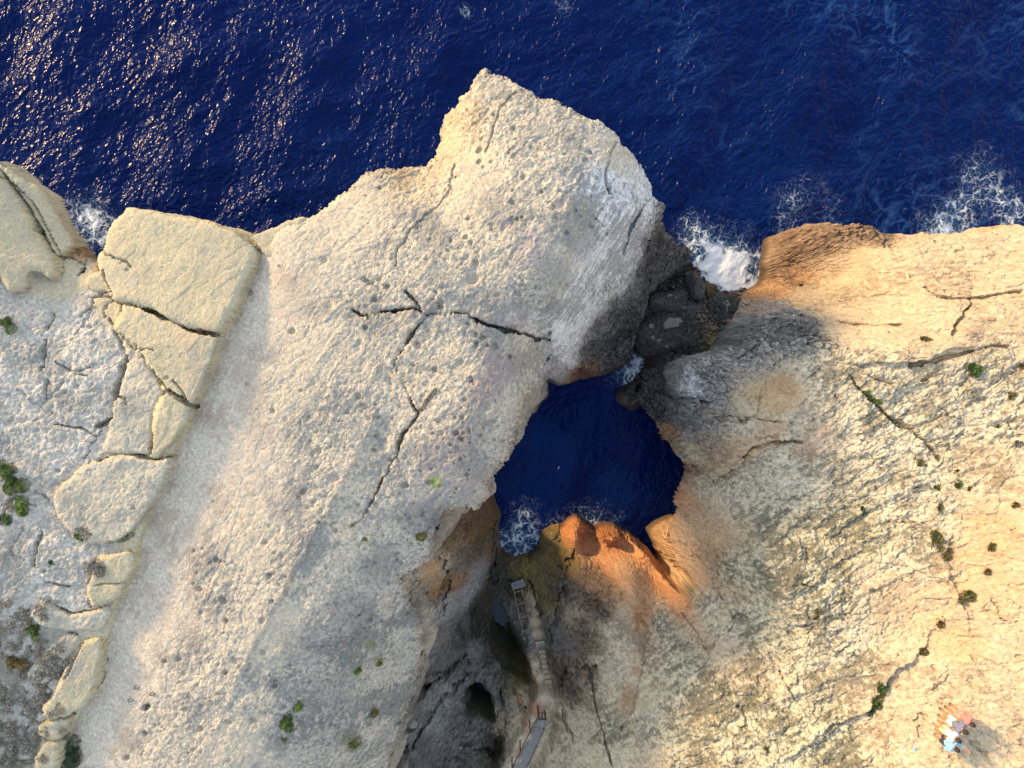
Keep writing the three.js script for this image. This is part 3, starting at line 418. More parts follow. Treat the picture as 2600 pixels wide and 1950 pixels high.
carve([[1680, 1000], [1600, 1080], [1560, 1000]], 0.05, 0.25, zc);
carve([[260, 480], [330, 600], [430, 700]], 0.04, 0.2, zr);
carve([[80, 700], [160, 800], [240, 940]], 0.05, 0.2, zr);
carve([[690, 1060], [740, 1160], [790, 1240]], 0.04, 0.2, zr);
carve([[550, 1130], [700, 1070], [740, 1050], [830, 960]], 0.05, 0.3, zc);
for (const [P, w, d] of [[[[820, 960], [760, 1020], [700, 1075], [640, 1110]], 0.14, 0.7], [[[830, 1000], [800, 1120], [720, 1200], [640, 1260], [560, 1400], [480, 1560]], 0.2, 0.5], [[[1030, 1180], [1050, 1300], [1040, 1450], [1010, 1600]], 0.22, 0.6], [[[1250, 1130], [1265, 1200], [1220, 1400], [1140, 1560], [1100, 1659]], 0.14, 0.4], [[[1210, 500], [1250, 620], [1300, 760]], 0.16, 0.5], [[[1440, 480], [1420, 640], [1370, 780], [1340, 860]], 0.2, 0.6], [[[990, 120], [1000, 300], [950, 540]], 0.14, 0.5], [[[640, 330], [700, 460], [690, 600], [660, 720]], 0.16, 0.5], [[[1120, 1150], [1160, 1250], [1180, 1340]], 0.1, 0.25], [[[880, 1560], [960, 1540], [990, 1560]], 0.09, 0.5], [[[1500, 290], [1460, 420], [1440, 520]], 0.12, 0.5], [[[1360, 1000], [1400, 1180], [1430, 1320], [1480, 1500]], 0.12, 0.4], [[[1480, 1000], [1440, 1100], [1420, 1200]], 0.1, 0.3]]) carve(P, w, d, zc, 0.25);
// slope: many small flaws
{ const R = rng(66); for (let n = 0; n < 44; n++) { const u = 1700 + R() * 900, v = 880 + R() * 1070, a = (v > 1350 ? 1.0 : 0.35) + (R() - 0.5) * 1.2, L = 20 + R() * 60; carve([[u, v], [u + Math.cos(a) * L * 0.5 + (R() - 0.5) * 14, v + Math.sin(a) * L * 0.5 + (R() - 0.5) * 14], [u + Math.cos(a) * L, v + Math.sin(a) * L]], 0.04 + 0.03 * R(), 0.05 + 0.1 * R(), null, 0.3); } }
// outcrop: the joints round the slabs
slabUV.forEach((uv, i) => { const P = slabs[i].poly; for (let k = 0; k < uv.length; k++) { const a = P[k], b = P[(k + 1) % P.length], mx = (a[0] + b[0]) / 2, mz = (a[1] + b[1]) / 2; let near = false; for (let q = 0; q < i; q++) if (Math.abs(sdPoly(slabs[q].poly, mx, mz)) < 0.28) near = true; if (near) carve([uv[k], uv[(k + 1) % uv.length]], i < 6 ? 0.07 : 0.05, i < 6 ? 0.4 : 0.2, null, 0.06); } });
{ const R = rng(91); for (let n = 0; n < 30; n++) { const u = R() * 330, v = 620 + R() * 1250; if (u > 430 - (v - 600) * 0.24) continue; const a = R() < 0.5 ? 0.5 + (R() - 0.5) * 0.7 : 2.0 + (R() - 0.5) * 0.7, L = 30 + R() * 70; carve([[u, v], [u + Math.cos(a) * L * 0.5 + (R() - 0.5) * 16, v + Math.sin(a) * L * 0.5 + (R() - 0.5) * 16], [u + Math.cos(a) * L, v + Math.sin(a) * L]], 0.03 + 0.03 * R(), 0.06 + 0.14 * R(), null, 0.2); } }
// outcrop: joints within the slabs
carve([[340, 780], [430, 850], [560, 820]], 0.05, 0.15, z4);
carve([[430, 830], [470, 860], [540, 870]], 0.06, 0.15, z4);
carve([[1080, 900], [1130, 960], [1160, 1020]], 0.03, 0.12, z4);
carve([[600, 515], [720, 515], [790, 495]], 0.03, 0.12, zb);
carve([[660, 260], [760, 240], [830, 200]], 0.05, 0.2, zb);
carve([[630, 1000], [620, 1080], [600, 1160]], 0.03, 0.15, zb);

// pits: bowls eaten into the rock, scattered by kind, plus the ones that stand out
{
  const R = rng(5);
  const bowl = (x, z, r, depth, ell = 1, rot = 0) => {
    const i0 = Math.max(0, Math.floor((x - r * 1.5 - RX0) / RS)), i1 = Math.min(RNX - 1, Math.ceil((x + r * 1.5 - RX0) / RS)), j0 = Math.max(0, Math.floor((z - r * 1.5 - RZ0) / RS)), j1 = Math.min(RNZ - 1, Math.ceil((z + r * 1.5 - RZ0) / RS)), c = Math.cos(rot), s = Math.sin(rot);
    for (let j = j0; j <= j1; j++) for (let i = i0; i <= i1; i++) {
      const dx = RX0 + i * RS - x, dz = RZ0 + j * RS - z, a = dx * c + dz * s, b = (-dx * s + dz * c) * ell, d = Math.hypot(a, b) / r + 0.28 * noise((x + dx) * 0.9 / r, (z + dz) * 0.9 / r);
      if (d < 1) RH[j * RNX + i] -= depth * (1 - ss(0.45, 1, d));
    }
  };
  for (let n = 0; n < 26000; n++) {
    const i = Math.floor(R() * RNX), j = Math.floor(R() * RNZ), k = j * RNX + i, q = R(), rr = R(), cl = R();
    const x = RX0 + i * RS, z = RZ0 + j * RS, cluster = clamp(0.5 + 1.1 * fbm(x * 0.45 + 70, z * 0.45, 2), 0.05, 1.6);
    if (q > RPIT[k] * 0.15 * cluster || RH[k] < 0.3) continue;
    const r = 0.03 + 0.13 * rr * rr * rr + 0.02 * cl; bowl(x, z, r, r * (0.55 + 0.5 * cl), 0.8 + 0.5 * R(), R() * 3);
  }
  for (let n = 0; n < 90; n++) { const t = R(), u = lerp(1330, 1010, t) + (R() + R() - 1) * 120, v = lerp(860, 1420, t) + (R() + R() - 1) * 90, p = hit(u, v); if (p[1] < 13) continue; const r = 0.05 + 0.10 * R() * R(); bowl(p[0], p[2], r, r * (0.9 + 0.5 * R()), 0.8 + 0.4 * R(), R() * 3); }
  for (const [u, v, rp, dep, ell = 1, rot = 0] of [[1198, 710, 15, 0.16, 0.75, 1.3], [1262, 748, 9, 0.12, 1.1, 0], [1060, 876, 10, 0.12], [969, 1128, 19, 0.10], [1204, 970, 9, 0.1], [1026, 1232, 12, 0.15], [848, 1216, 14, 0.12, 0.8, 1.2], [1170, 920, 8, 0.14], [1225, 858, 8, 0.14], [1096, 1030, 8, 0.1], [992, 1540, 13, 0.15, 0.7, 1.4], [240, 930, 13, 0.1, 1.2, 0.3], [166, 932, 18, 0.1, 0.9, 0.2], [1881, 945, 12, 0.14, 0.6, 1.2], [1805, 1050, 14, 0.14, 0.6, 2.0], [1790, 1105, 13, 0.14, 0.7, 2.0], [1990, 1010, 16, 0.1], [950, 1380, 11, 0.14], [1180, 1015, 8, 0.1], [1120, 1100, 8, 0.1], [1060, 1390, 16, 0.12], [1420, 520, 13, 0.1, 0.7, 0.4], [1290, 570, 14, 0.12, 0.7, 0.9], [1330, 450, 9, 0.12], [1217, 380, 9, 0.2]]) {
    const p = hit(u, v), px = (HC - p[1]) / FOC; bowl(p[0], p[2], rp * px * 1.2, dep, ell, rot);
  }
}

// hollows with steep sides: outline traced at a height, floor below
function hollow(uv, conv, y, floor, steep = 3) {
  const p = uv.map(conv).map(([u, v]) => [toX(u, y), toZ(v, y)]);
  let x0 = 1e9, x1 = -1e9, z0 = 1e9, z1 = -1e9; for (const [x, z] of p) { x0 = Math.min(x0, x); x1 = Math.max(x1, x); z0 = Math.min(z0, z); z1 = Math.max(z1, z); }
  for (let j = Math.max(0, Math.floor((z0 - 0.3 - RZ0) / RS)); j <= Math.min(RNZ - 1, (z1 + 0.3 - RZ0) / RS); j++) for (let i = Math.max(0, Math.floor((x0 - 0.3 - RX0) / RS)); i <= Math.min(RNX - 1, (x1 + 0.3 - RX0) / RS); i++) {
    const x = RX0 + i * RS, z = RZ0 + j * RS, d = -sdPoly(p, x, z) + 0.1 * fbm(x * 2, z * 2, 3); if (d < 0) continue;
    const k = j * RNX + i, f = Math.max(floor + 0.12 * fbm(x * 1.5, z * 1.5, 3), y - d * steep); if (f < RH[k]) RH[k] = f;
  }
  return p;
}
hollow([[870, 1130], [920, 1150], [935, 1175], [960, 1195], [1000, 1240], [1005, 1340], [980, 1380], [900, 1350], [830, 1320], [790, 1230], [810, 1170]], zc, 4.2, 0.2, 6);
hollow([[950, 600], [1010, 575], [1075, 610], [1105, 680], [1140, 770], [1175, 870], [1215, 960], [1255, 1060], [1250, 1110], [1160, 1060], [1060, 1010], [980, 930], [940, 820], [930, 720], [935, 650]], zc, 2.5, 0.1, 2.6);
hollow([[760, 700], [840, 640], [900, 570], [950, 560], [930, 640], [900, 740], [900, 860], [860, 960], [820, 940], [800, 820]], zc, 3.6, 1.4, 1.6);
hollow([[1040, 1080], [1130, 1040], [1250, 1080], [1265, 1130], [1230, 1180], [1100, 1150]], zc, 4.2, 2.6, 2);
hollow([[1606, 1384], [1640, 1406], [1668, 1446], [1700, 1486], [1722, 1490], [1746, 1464], [1714, 1417], [1698, 1373], [1692, 1340], [1640, 1356]], p => p, 5.6, -1.6, 16);
hollow([[500, 1185], [560, 1140], [640, 1125], [650, 1135], [610, 1170], [570, 1215], [520, 1215]], zc, 6.6, 3.6, 6);
hollow([[440, 1350], [480, 1345], [520, 1375], [515, 1415], [470, 1420], [445, 1390]], zc, 6.6, 6.1, 3);
hollow([[380, 1520], [465, 1510], [470, 1580], [440, 1610], [375, 1600]], zc, 6.6, 5.6, 3);
hollow([[1380, 390], [1420, 395], [1430, 415], [1390, 425], [1365, 412]], zc, 2.6, 1.8, 3);
hollow([[970, 440], [1010, 430], [1035, 480], [1015, 510], [980, 500]], zc, 1.0, 0.5, 2);

// made ground: ledges cut level for steps, walkway and ladder: [u, v, y, half width]
function shelf(P, blendW = 0.35) {
  const Q = P.map(([u, v, y, w]) => [toX(u, y), toZ(v, y), y, w]);
  for (let s = 0; s + 1 < Q.length; s++) {
    const a = Q[s], b = Q[s + 1], pad = Math.max(a[3], b[3]) + blendW + 0.1, L = (b[0] - a[0]) ** 2 + (b[1] - a[1]) ** 2;
    for (let j = Math.max(0, Math.floor((Math.min(a[1], b[1]) - pad - RZ0) / RS)); j <= Math.min(RNZ - 1, (Math.max(a[1], b[1]) + pad - RZ0) / RS); j++) for (let i = Math.max(0, Math.floor((Math.min(a[0], b[0]) - pad - RX0) / RS)); i <= Math.min(RNX - 1, (Math.max(a[0], b[0]) + pad - RX0) / RS); i++) {
      const x = RX0 + i * RS, z = RZ0 + j * RS, t0 = ((x - a[0]) * (b[0] - a[0]) + (z - a[1]) * (b[1] - a[1])) / L, t = clamp(t0), d = Math.hypot(x - a[0] - (b[0] - a[0]) * t, z - a[1] - (b[1] - a[1]) * t) - lerp(a[3], b[3], t);
      if (d > blendW) continue;
      const k = j * RNX + i, y = lerp(a[2], b[2], t) + 0.02 * noise(x * 5, z * 5); RH[k] = lerp(y, RH[k], ss(0, blendW, d + 0.08 * noise(x * 3, z * 3)));
    }
  }
}
const STAIR = [[1362, 1590, 3.05], [1366, 1625, 3.35], [1376, 1652, 3.6], [1382, 1690, 4.2], [1388, 1730, 4.85], [1388, 1770, 5.45], [1384, 1800, 5.9]];
shelf(STAIR.map(([u, v, y]) => [u, v, y - 0.22, 0.42]));
shelf([[1384, 1795, 5.75, 0.6], [1382, 1820, 5.95, 0.5]]);
shelf([[1378, 1815, 6.0, 0.55], [1372, 1840, 6.1, 0.55], [1340, 1900, 6.35, 0.6], [1305, 1960, 6.6, 0.65], [1270, 2020, 6.85, 0.7]].map(([u, v, y, w]) => [u, v, y - 0.12, w]));

// ---------------------------------------------------------------- colour of every raster cell
const STAINS_AND_SHADE = [                                    // iron stain, moss, patina, shade painted into gully hollows: [u, v, radius px, colour, strength]
  ...[[1198, 710, 20], [1262, 748, 12], [1060, 876, 12], [1204, 970, 11], [848, 1216, 17], [992, 1540, 16], [1881, 945, 14], [1805, 1050, 17], [1790, 1105, 15], [1420, 520, 14], [1290, 570, 14]].map(([u, v, r]) => [u, v, r, [0.48, 0.40, 0.34], 0.75]),
  [1350, 1520, 18, [0.52, 0.42, 0.28], 0.8], [1355, 1550, 18, [0.52, 0.42, 0.28], 0.8], [1362, 1585, 18, [0.5, 0.4, 0.26], 0.8], [1368, 1615, 18, [0.5, 0.4, 0.26], 0.8], [1385, 1720, 22, [0.5, 0.42, 0.3], 0.7], [1388, 1760, 24, [0.5, 0.42, 0.3], 0.7],
  [1975, 1000, 60, [0.55, 0.36, 0.18], 0.55], [1990, 980, 30, [0.38, 0.24, 0.13], 0.6], [1830, 1150, 60, [0.55, 0.34, 0.17], 0.4], [1960, 1100, 40, [0.6, 0.36, 0.2], 0.4], [2080, 1110, 50, [0.6, 0.4, 0.26], 0.4], [2040, 1150, 30, [0.45, 0.28, 0.16], 0.4], [1900, 1130, 40, [0.6, 0.38, 0.2], 0.3],
  [1600, 1760, 26, [0.34, 0.2, 0.1], 0.65], [1615, 1700, 14, [0.36, 0.22, 0.11], 0.6], [1590, 1790, 22, [0.33, 0.2, 0.1], 0.6],
  [1090, 1470, 30, [0.5, 0.3, 0.12], 0.5], [1090, 1440, 22, [0.55, 0.3, 0.12], 0.5], [1105, 1490, 24, [0.5, 0.28, 0.08], 0.4],
  [1220, 1230, 70, [0.30, 0.25, 0.25], 0.5], [1270, 930, 60, [0.36, 0.28, 0.29], 0.5], [1240, 990, 50, [0.26, 0.21, 0.215], 0.55], [1120, 1180, 70, [0.32, 0.27, 0.27], 0.5], [1180, 1110, 60, [0.24, 0.20, 0.20], 0.55], [1350, 640, 60, [0.33, 0.28, 0.29], 0.5], [1470, 600, 60, [0.22, 0.22, 0.21], 0.5], [1410, 690, 50, [0.24, 0.23, 0.225], 0.5], [1200, 1180, 50, [0.20, 0.19, 0.18], 0.55], [1080, 1320, 60, [0.22, 0.21, 0.20], 0.5], [960, 1440, 60, [0.24, 0.24, 0.22], 0.45], [880, 1560, 70, [0.24, 0.24, 0.23], 0.45], [760, 1640, 60, [0.24, 0.24, 0.22], 0.4], [840, 1760, 60, [0.22, 0.22, 0.21], 0.45], [1310, 800, 50, [0.42, 0.34, 0.35], 0.3], [1080, 1250, 60, [0.4, 0.34, 0.34], 0.3],
  [1105, 1225, 20, [0.28, 0.34, 0.1], 0.7], [1098, 1222, 10, [0.3, 0.38, 0.1], 0.7],
  [940, 1640, 16, [0.16, 0.18, 0.06], 0.6], [960, 1680, 14, [0.2, 0.24, 0.07], 0.6], [905, 1710, 16, [0.2, 0.26, 0.08], 0.5], [880, 1880, 22, [0.16, 0.18, 0.07], 0.6], [900, 1900, 22, [0.18, 0.2, 0.08], 0.6],
  [2340, 1560, 120, [0.6, 0.42, 0.26], 0.3], [2500, 1480, 100, [0.66, 0.42, 0.22], 0.4], [2520, 1350, 70, [0.6, 0.36, 0.18], 0.4], [2420, 1620, 60, [0.62, 0.4, 0.2], 0.4],
  [430, 1310, 20, [0.42, 0.34, 0.23], 0.55], [450, 1305, 14, [0.42, 0.34, 0.23], 0.5], [380, 1500, 18, [0.45, 0.38, 0.28], 0.5], [640, 1020, 40, [0.42, 0.33, 0.25], 0.4], [620, 950, 40, [0.44, 0.36, 0.29], 0.4], [660, 1100, 40, [0.44, 0.35, 0.28], 0.4], [480, 1350, 24, [0.48, 0.40, 0.30], 0.5], [560, 1290, 30, [0.46, 0.38, 0.29], 0.45],
  [740, 765, 60, [0.42, 0.36, 0.28], 0.4], [470, 860, 40, [0.55, 0.43, 0.29], 0.5], [530, 840, 26, [0.5, 0.38, 0.26], 0.5],
  [1350, 1730, 18, [0.5, 0.25, 0.08], 0.4], [1360, 1790, 20, [0.4, 0.15, 0.07], 0.6], [1340, 1840, 16, [0.45, 0.18, 0.08], 0.55], [1320, 1900, 16, [0.45, 0.2, 0.08], 0.5], [1318, 1780, 12, [0.5, 0.26, 0.08], 0.45], [1326, 1815, 10, [0.5, 0.26, 0.08], 0.45],
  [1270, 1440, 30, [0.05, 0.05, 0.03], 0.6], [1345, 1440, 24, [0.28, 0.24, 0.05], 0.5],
  [1215, 1770, 34, [0.03, 0.034, 0.02], 0.95], [1205, 1800, 30, [0.03, 0.034, 0.02], 0.95], [1235, 1815, 26, [0.035, 0.04, 0.02], 0.95], [1300, 1660, 40, [0.03, 0.028, 0.016], 0.8], [1320, 1710, 30, [0.06, 0.055, 0.022], 0.7], [1265, 1590, 34, [0.03, 0.03, 0.018], 0.85], [1075, 1752, 18, [0.03, 0.03, 0.025], 0.8], [1200, 1560, 26, [0.05, 0.045, 0.03], 0.6],  // near-black algae tone and painted shade darken the gully hole and hollows
  [1700, 1090, 16, [0.4, 0.24, 0.12], 0.6], [1720, 1140, 16, [0.4, 0.24, 0.12], 0.6],
  [1900, 770, 50, [0.42, 0.24, 0.1], 0.4], [1480, 1340, 60, [0.42, 0.14, 0.05], 0.45], [1560, 1365, 50, [0.42, 0.14, 0.05], 0.4],
  [240, 720, 20, [0.34, 0.34, 0.3], 0.6], [215, 680, 26, [0.32, 0.33, 0.29], 0.6], [335, 715, 16, [0.48, 0.46, 0.42], 0.5], [190, 1700, 30, [0.3, 0.3, 0.28], 0.5], [170, 1720, 20, [0.3, 0.3, 0.28], 0.5], [470, 820, 18, [0.33, 0.34, 0.3], 0.6], [380, 790, 14, [0.5, 0.47, 0.42], 0.5],
].map(([u, v, r, c, s]) => { const p = hit(u, v); return [p[0], p[2], r * (HC - p[1]) / FOC, c, s]; });
const stainShadeCell = new Map();
for (const s of STAINS_AND_SHADE) { const R = s[2] * 1.6; for (let a = Math.floor((s[0] - R) / 1); a <= Math.floor((s[0] + R) / 1); a++) for (let b = Math.floor((s[1] - R) / 1); b <= Math.floor((s[1] + R) / 1); b++) { const key = a * 1000 + b; (stainShadeCell.get(key) || stainShadeCell.set(key, []).get(key)).push(s); } }
for (let j = 0; j < RNZ; j++) {
  const zr0 = RZ0 + j * RS;
  for (let i = 0; i < RNX; i++) {
    const xr = RX0 + i * RS, k = j * RNX + i, id = RID[k]; if (id < 0 || RH[k] < -1.5) continue;
    style(masses[id], xr + 0.5 * noise(xr * 0.9, zr0 * 0.9) + 0.2 * noise(xr * 3, zr0 * 3), zr0 + 0.5 * noise(xr * 0.9 + 50, zr0 * 0.9) + 0.2 * noise(xr * 3, zr0 * 3 + 20));
    const x = xr, z = zr0, y = RM[k];
    const n1 = fbm3(x * 0.8 + 11, y * 0.8, z * 0.8, 3), n2 = fbm3(x * 4.3, y * 4.3, z * 4.3 + 5, 4), n3 = noise3(x * 12, y * 12, z * 12 + 3), n4 = noise3(x * 27 + 5, y * 27, z * 27);
    const st = (s, c, q) => fbm3((x * c + z * s) * 1.1 + q, y * 4, (-x * s + z * c) * 6.5, 4);
    let band = 0; if (STY[15] > 0.05) band += STY[15] * (masses[id].region === 'slope' || masses[id].region === 'gully' ? st(sd, cd, 3) : st(sa, ca, 3)); if (STY[16] > 0.05) band += STY[16] * st(sb, cb, 33); if (STY[17] > 0.05) band += STY[17] * st(sc, cc, 63);
    const t = clamp(0.5 + 0.8 * n1 + 0.8 * n2 + 0.9 * band + 0.35 * n3), k1 = noise3(x * 8.3 + 40, y * 8.3, z * 8.3), k2 = noise3(x * 17 + 9, y * 17, z * 17 + 50);
    const thr = 1 - STY[13], sp = ss(thr * 0.95 - 0.08, thr * 0.95 + 0.08, 0.5 + 0.55 * n2 + 0.42 * n3 + 0.34 * n4 + 0.6 * fbm(x * 0.5 + 90, z * 0.5, 3) + 0.4 * band) * 0.8, cv = Math.max(0.4, 1 + 0.7 * n2 + 0.5 * n3);
    const v = Math.max(0.35, 1 + 0.36 * n3 + 0.5 * n4 + 0.2 * n2);
    let r = lerp(lerp(STY[0], STY[3], t), STY[6] * cv, sp) * v, g = lerp(lerp(STY[1], STY[4], t), STY[7] * cv, sp) * v, b = lerp(lerp(STY[2], STY[5], t), STY[8] * cv, sp) * v;
    const many = clamp(STY[13] * 2.4), dk = Math.max(ss(0.10, 0.24, k1 + 0.22 * n2 + 0.25 * band), ss(0.12, 0.28, k2 + 0.2 * n1) * 0.85) * many * 0.62, lt = 1 + 0.26 * ss(0.08, 0.3, -k1 - 0.2 * n2) * many;
    r = lerp(r * lt, STY[6] * cv, dk); g = lerp(g * lt, STY[7] * cv, dk); b = lerp(b * lt, STY[8] * cv * 1.04, dk);
    const list = stainShadeCell.get(Math.floor(xr) * 1000 + Math.floor(zr0));
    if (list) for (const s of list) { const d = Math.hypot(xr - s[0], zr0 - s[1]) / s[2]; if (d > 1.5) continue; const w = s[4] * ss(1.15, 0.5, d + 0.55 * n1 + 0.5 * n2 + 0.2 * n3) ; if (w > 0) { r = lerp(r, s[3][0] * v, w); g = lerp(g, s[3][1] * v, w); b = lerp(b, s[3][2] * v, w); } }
    const wl = RH[k] + 0.35 * n2;                  // the band of dark weed and wet rock just over the sea
    if (wl < 1.1 && masses[id].key !== 'gully') { const w = ss(1.1, 0.35, wl) * 0.8; r = lerp(r, 0.07, w); g = lerp(g, 0.045, w); b = lerp(b, 0.03, w); }
    RC[k * 4] = enc(r); RC[k * 4 + 1] = enc(g); RC[k * 4 + 2] = enc(b); RC[k * 4 + 3] = 255;
  }
}
console.log('raster colour done');

// ---------------------------------------------------------------- land meshes: every second cell; the rest of the relief goes to a bump map
const MNX = (RNX - 1) / 2 + 1, MNZ = (RNZ - 1) / 2 + 1, MX = i => RX0 + i * 2 * RS, MZ = j => RZ0 + j * 2 * RS;
const MH = new Float32Array(MNX * MNZ);
for (let j = 0; j < MNZ; j++) for (let i = 0; i < MNX; i++) { const k = (2 * j) * RNX + 2 * i; let h = RH[k]; for (const o of [1, RNX, RNX + 1]) if (k + o < RH.length && CARVED[k + o] > 0.12 && RH[k + o] < h) h = RH[k + o]; MH[j * MNX + i] = h; }
const MN = new Float32Array(MNX * MNZ * 3);
for (let j = 0; j < MNZ; j++) for (let i = 0; i < MNX; i++) {
  const il = Math.max(0, i - 1), ir = Math.min(MNX - 1, i + 1), jl = Math.max(0, j - 1), jr = Math.min(MNZ - 1, j + 1);
  const gx = (MH[j * MNX + ir] - MH[j * MNX + il]) / ((ir - il) * 2 * RS), gz = (MH[jr * MNX + i] - MH[jl * MNX + i]) / ((jr - jl) * 2 * RS), l = 1 / Math.hypot(gx, 1, gz), o = (j * MNX + i) * 3;
  MN[o] = -gx * l; MN[o + 1] = l; MN[o + 2] = -gz * l;
}
const tex = (data, w, h, srgb) => { const t = new THREE.DataTexture(data, w, h, THREE.RGBAFormat, THREE.UnsignedByteType); t.magFilter = THREE.LinearFilter; t.minFilter = THREE.LinearFilter; if (srgb) t.colorSpace = THREE.SRGBColorSpace; t.needsUpdate = true; return t; };
// the sea has undercut the rim of the hole on its far side: the walls there lean back below the lip
const SHX = new Float32Array(MNX * MNZ), SHZ = new Float32Array(MNX * MNZ);
{
  const sl = masses.find(m => m.key === 'slope');
  for (let j = 0; j < MNZ; j++) for (let i = 0; i < MNX; i++) {
    const a = j * MNX + i, x = MX(i), z = MZ(j); if (x < 4.5 || x > 17 || z < 0.4 || z > 12 || RID[2 * j * RNX + 2 * i] < 0 || masses[RID[2 * j * RNX + 2 * i]] !== sl) continue;
    if (!sample(sl, x, z)) continue; const d = mD, t = mT, y = MH[a], drop = t - sl.drop - y; if (d < 0 || drop < 0.2) continue;
    sample(sl, x + 0.1, z); const ax = mD; sample(sl, x - 0.1, z); const bx = mD; sample(sl, x, z + 0.1); const az = mD; sample(sl, x, z - 0.1); const bz = mD;
    const gx = ax - bx, gz = az - bz, l = Math.hypot(gx, gz) || 1, part = ss(0, 1.2, d + 0.3) , k = -(drop * 0.42 + d) * ss(17, 13, x) * ss(4.5, 5.5, x) * ss(0.4, 1.0, z) * ss(9.4, 8.6, z) * ss(-0.1, -0.45, gx / l) * (1 + 0.35 * noise(x * 0.8 + y * 0.5, z * 0.8));
    SHX[a] = gx / l * k; SHZ[a] = gz / l * k;
  }
}
// ledges and hollows on the steep faces
for (let j = 1; j + 1 < MNZ; j++) for (let i = 1; i + 1 < MNX; i++) {
  const a = j * MNX + i; if (RID[2 * j * RNX + 2 * i] < 0) continue; const gx = (MH[a + 1] - MH[a - 1]) / (4 * RS), gz = (MH[a + MNX] - MH[a - MNX]) / (4 * RS), sl = Math.hypot(gx, gz); if (sl < 1.2) continue;
  const y = MH[a], x = MX(i), z = MZ(j), w = ss(1.2, 4, sl) * (0.42 * fbm3(x * 0.8, y * 0.9, z * 0.8, 4) + 0.12 * (Math.abs(noise(y * 1.7 + 0.6 * noise(x * 0.4, z * 0.4), 3.3)) * 2 - 0.5)); SHX[a] += gx / sl * w; SHZ[a] += gz / sl * w;
}
const RB = new Uint8Array(RNX * RNZ * 4), BR = 0.08;
for (let j = 0; j < RNZ; j++) for (let i = 0; i < RNX; i++) {
  const k = j * RNX + i, a = i >> 1, b = j >> 1, a1 = Math.min(MNX - 1, a + (i & 1)), b1 = Math.min(MNZ - 1, b + (j & 1));
  const base = (MH[b * MNX + a] + MH[b * MNX + a1] + MH[b1 * MNX + a] + MH[b1 * MNX + a1]) / 4, x = i * RS, z = j * RS;
  const v = clamp(0.5 + (RH[k] - base + 0.006 * noise(x * 31, z * 31) + 0.006 * noise(x * 15, z * 15)) / BR) * 255; RB[k * 4] = RB[k * 4 + 1] = RB[k * 4 + 2] = v; RB[k * 4 + 3] = 255;
}
const landMap = tex(RC, RNX, RNZ, true), landBump = tex(RB, RNX, RNZ, false);
const rockMat = new THREE.MeshStandardMaterial({ map: landMap, bumpMap: landBump, bumpScale: BR, roughness: 0.95 }); rockMat.name = 'limestone';
const wetRockMat = new THREE.MeshPhysicalMaterial({ map: landMap, bumpMap: landBump, bumpScale: BR, roughness: 0.6 }); wetRockMat.name = 'damp_limestone';
const meshOf = { };
// a sea cave runs right through under the headland, from the cove at left to the hole, along the way the low sun comes in
const TUN = { x: 4.9, z: 8.2, dx: -Math.cos(SUN_AZ), dz: -Math.sin(SUN_AZ), half: 3.4 };
const tunS = (x, z) => (x - TUN.x) * TUN.dx + (z - TUN.z) * TUN.dz, tunD = (x, z) => -(x - TUN.x) * TUN.dz + (z - TUN.z) * TUN.dx;
const inTunnel = (x, z) => { const q = tunS(x, z); return q > 1 && q < 42 && Math.abs(tunD(x, z)) < TUN.half; };
const tunnelTop = (x, z) => { const q = tunS(x, z), e = Math.abs(tunD(x, z)) / TUN.half; return lerp(12.6, 14.5, clamp(q / 28)) * Math.sqrt(Math.max(0, 1 - e * e * e)); };
const wallness = (i, j) => { const o = (j * MNX + i) * 3; return Math.hypot(MN[o], MN[o + 2]) / Math.max(0.01, MN[o + 1]); };
{
  const quads = {};
  for (let j = 0; j + 1 < MNZ; j++) for (let i = 0; i + 1 < MNX; i++) {
    const a = j * MNX + i; if (Math.max(MH[a], MH[a + 1], MH[a + MNX], MH[a + MNX + 1]) < -0.9) continue;
    let id = RID[(2 * j) * RNX + 2 * i]; if (id < 0) id = RID[(2 * j + 2) * RNX + 2 * i + 2]; if (id < 0) id = RID[(2 * j) * RNX + 2 * i + 2]; if (id < 0) id = RID[(2 * j + 2) * RNX + 2 * i]; if (id < 0) continue;
    if (inTunnel(MX(i), MZ(j)) && masses[id].region !== 'gully' && MH[a] < tunnelTop(MX(i), MZ(j)) && wallness(i, j) > 2) continue;
    (quads[masses[id].region] ||= []).push(a);
  }
  const remap = new Int32Array(MNX * MNZ);
  for (const region in quads) {
    remap.fill(-1); const q = quads[region], idx = new Uint32Array(q.length * 6); let n = 0, c = 0; const list = [];
    const at = a => { if (remap[a] < 0) { remap[a] = n++; list.push(a); } return remap[a]; };
    for (const a of q) { const p = at(a), r = at(a + 1), s = at(a + MNX), t = at(a + MNX + 1);
      if (Math.abs(MH[a] - MH[a + MNX + 1]) < Math.abs(MH[a + 1] - MH[a + MNX])) { idx.set([p, s, t, p, t, r], c); } else idx.set([p, s, r, r, s, t], c); c += 6; }
    const pos = new Float32Array(n * 3), nor = new Float32Array(n * 3), uv = new Float32Array(n * 2);
    list.forEach((a, k) => { const i = a % MNX, j = (a - i) / MNX; pos[k * 3] = MX(i) + (SHX[a] || 0); pos[k * 3 + 1] = MH[a]; pos[k * 3 + 2] = MZ(j) + (SHZ[a] || 0); nor.set(MN.subarray(a * 3, a * 3 + 3), k * 3); uv[k * 2] = (2 * i + 0.5) / RNX; uv[k * 2 + 1] = (2 * j + 0.5) / RNZ; });
    const g = new THREE.BufferGeometry(); g.setAttribute('position', new THREE.BufferAttribute(pos, 3)); g.setAttribute('normal', new THREE.BufferAttribute(nor, 3)); g.setAttribute('uv', new THREE.BufferAttribute(uv, 2)); g.setIndex(new THREE.BufferAttribute(idx, 1));
    meshOf[region] = g;
  }
}
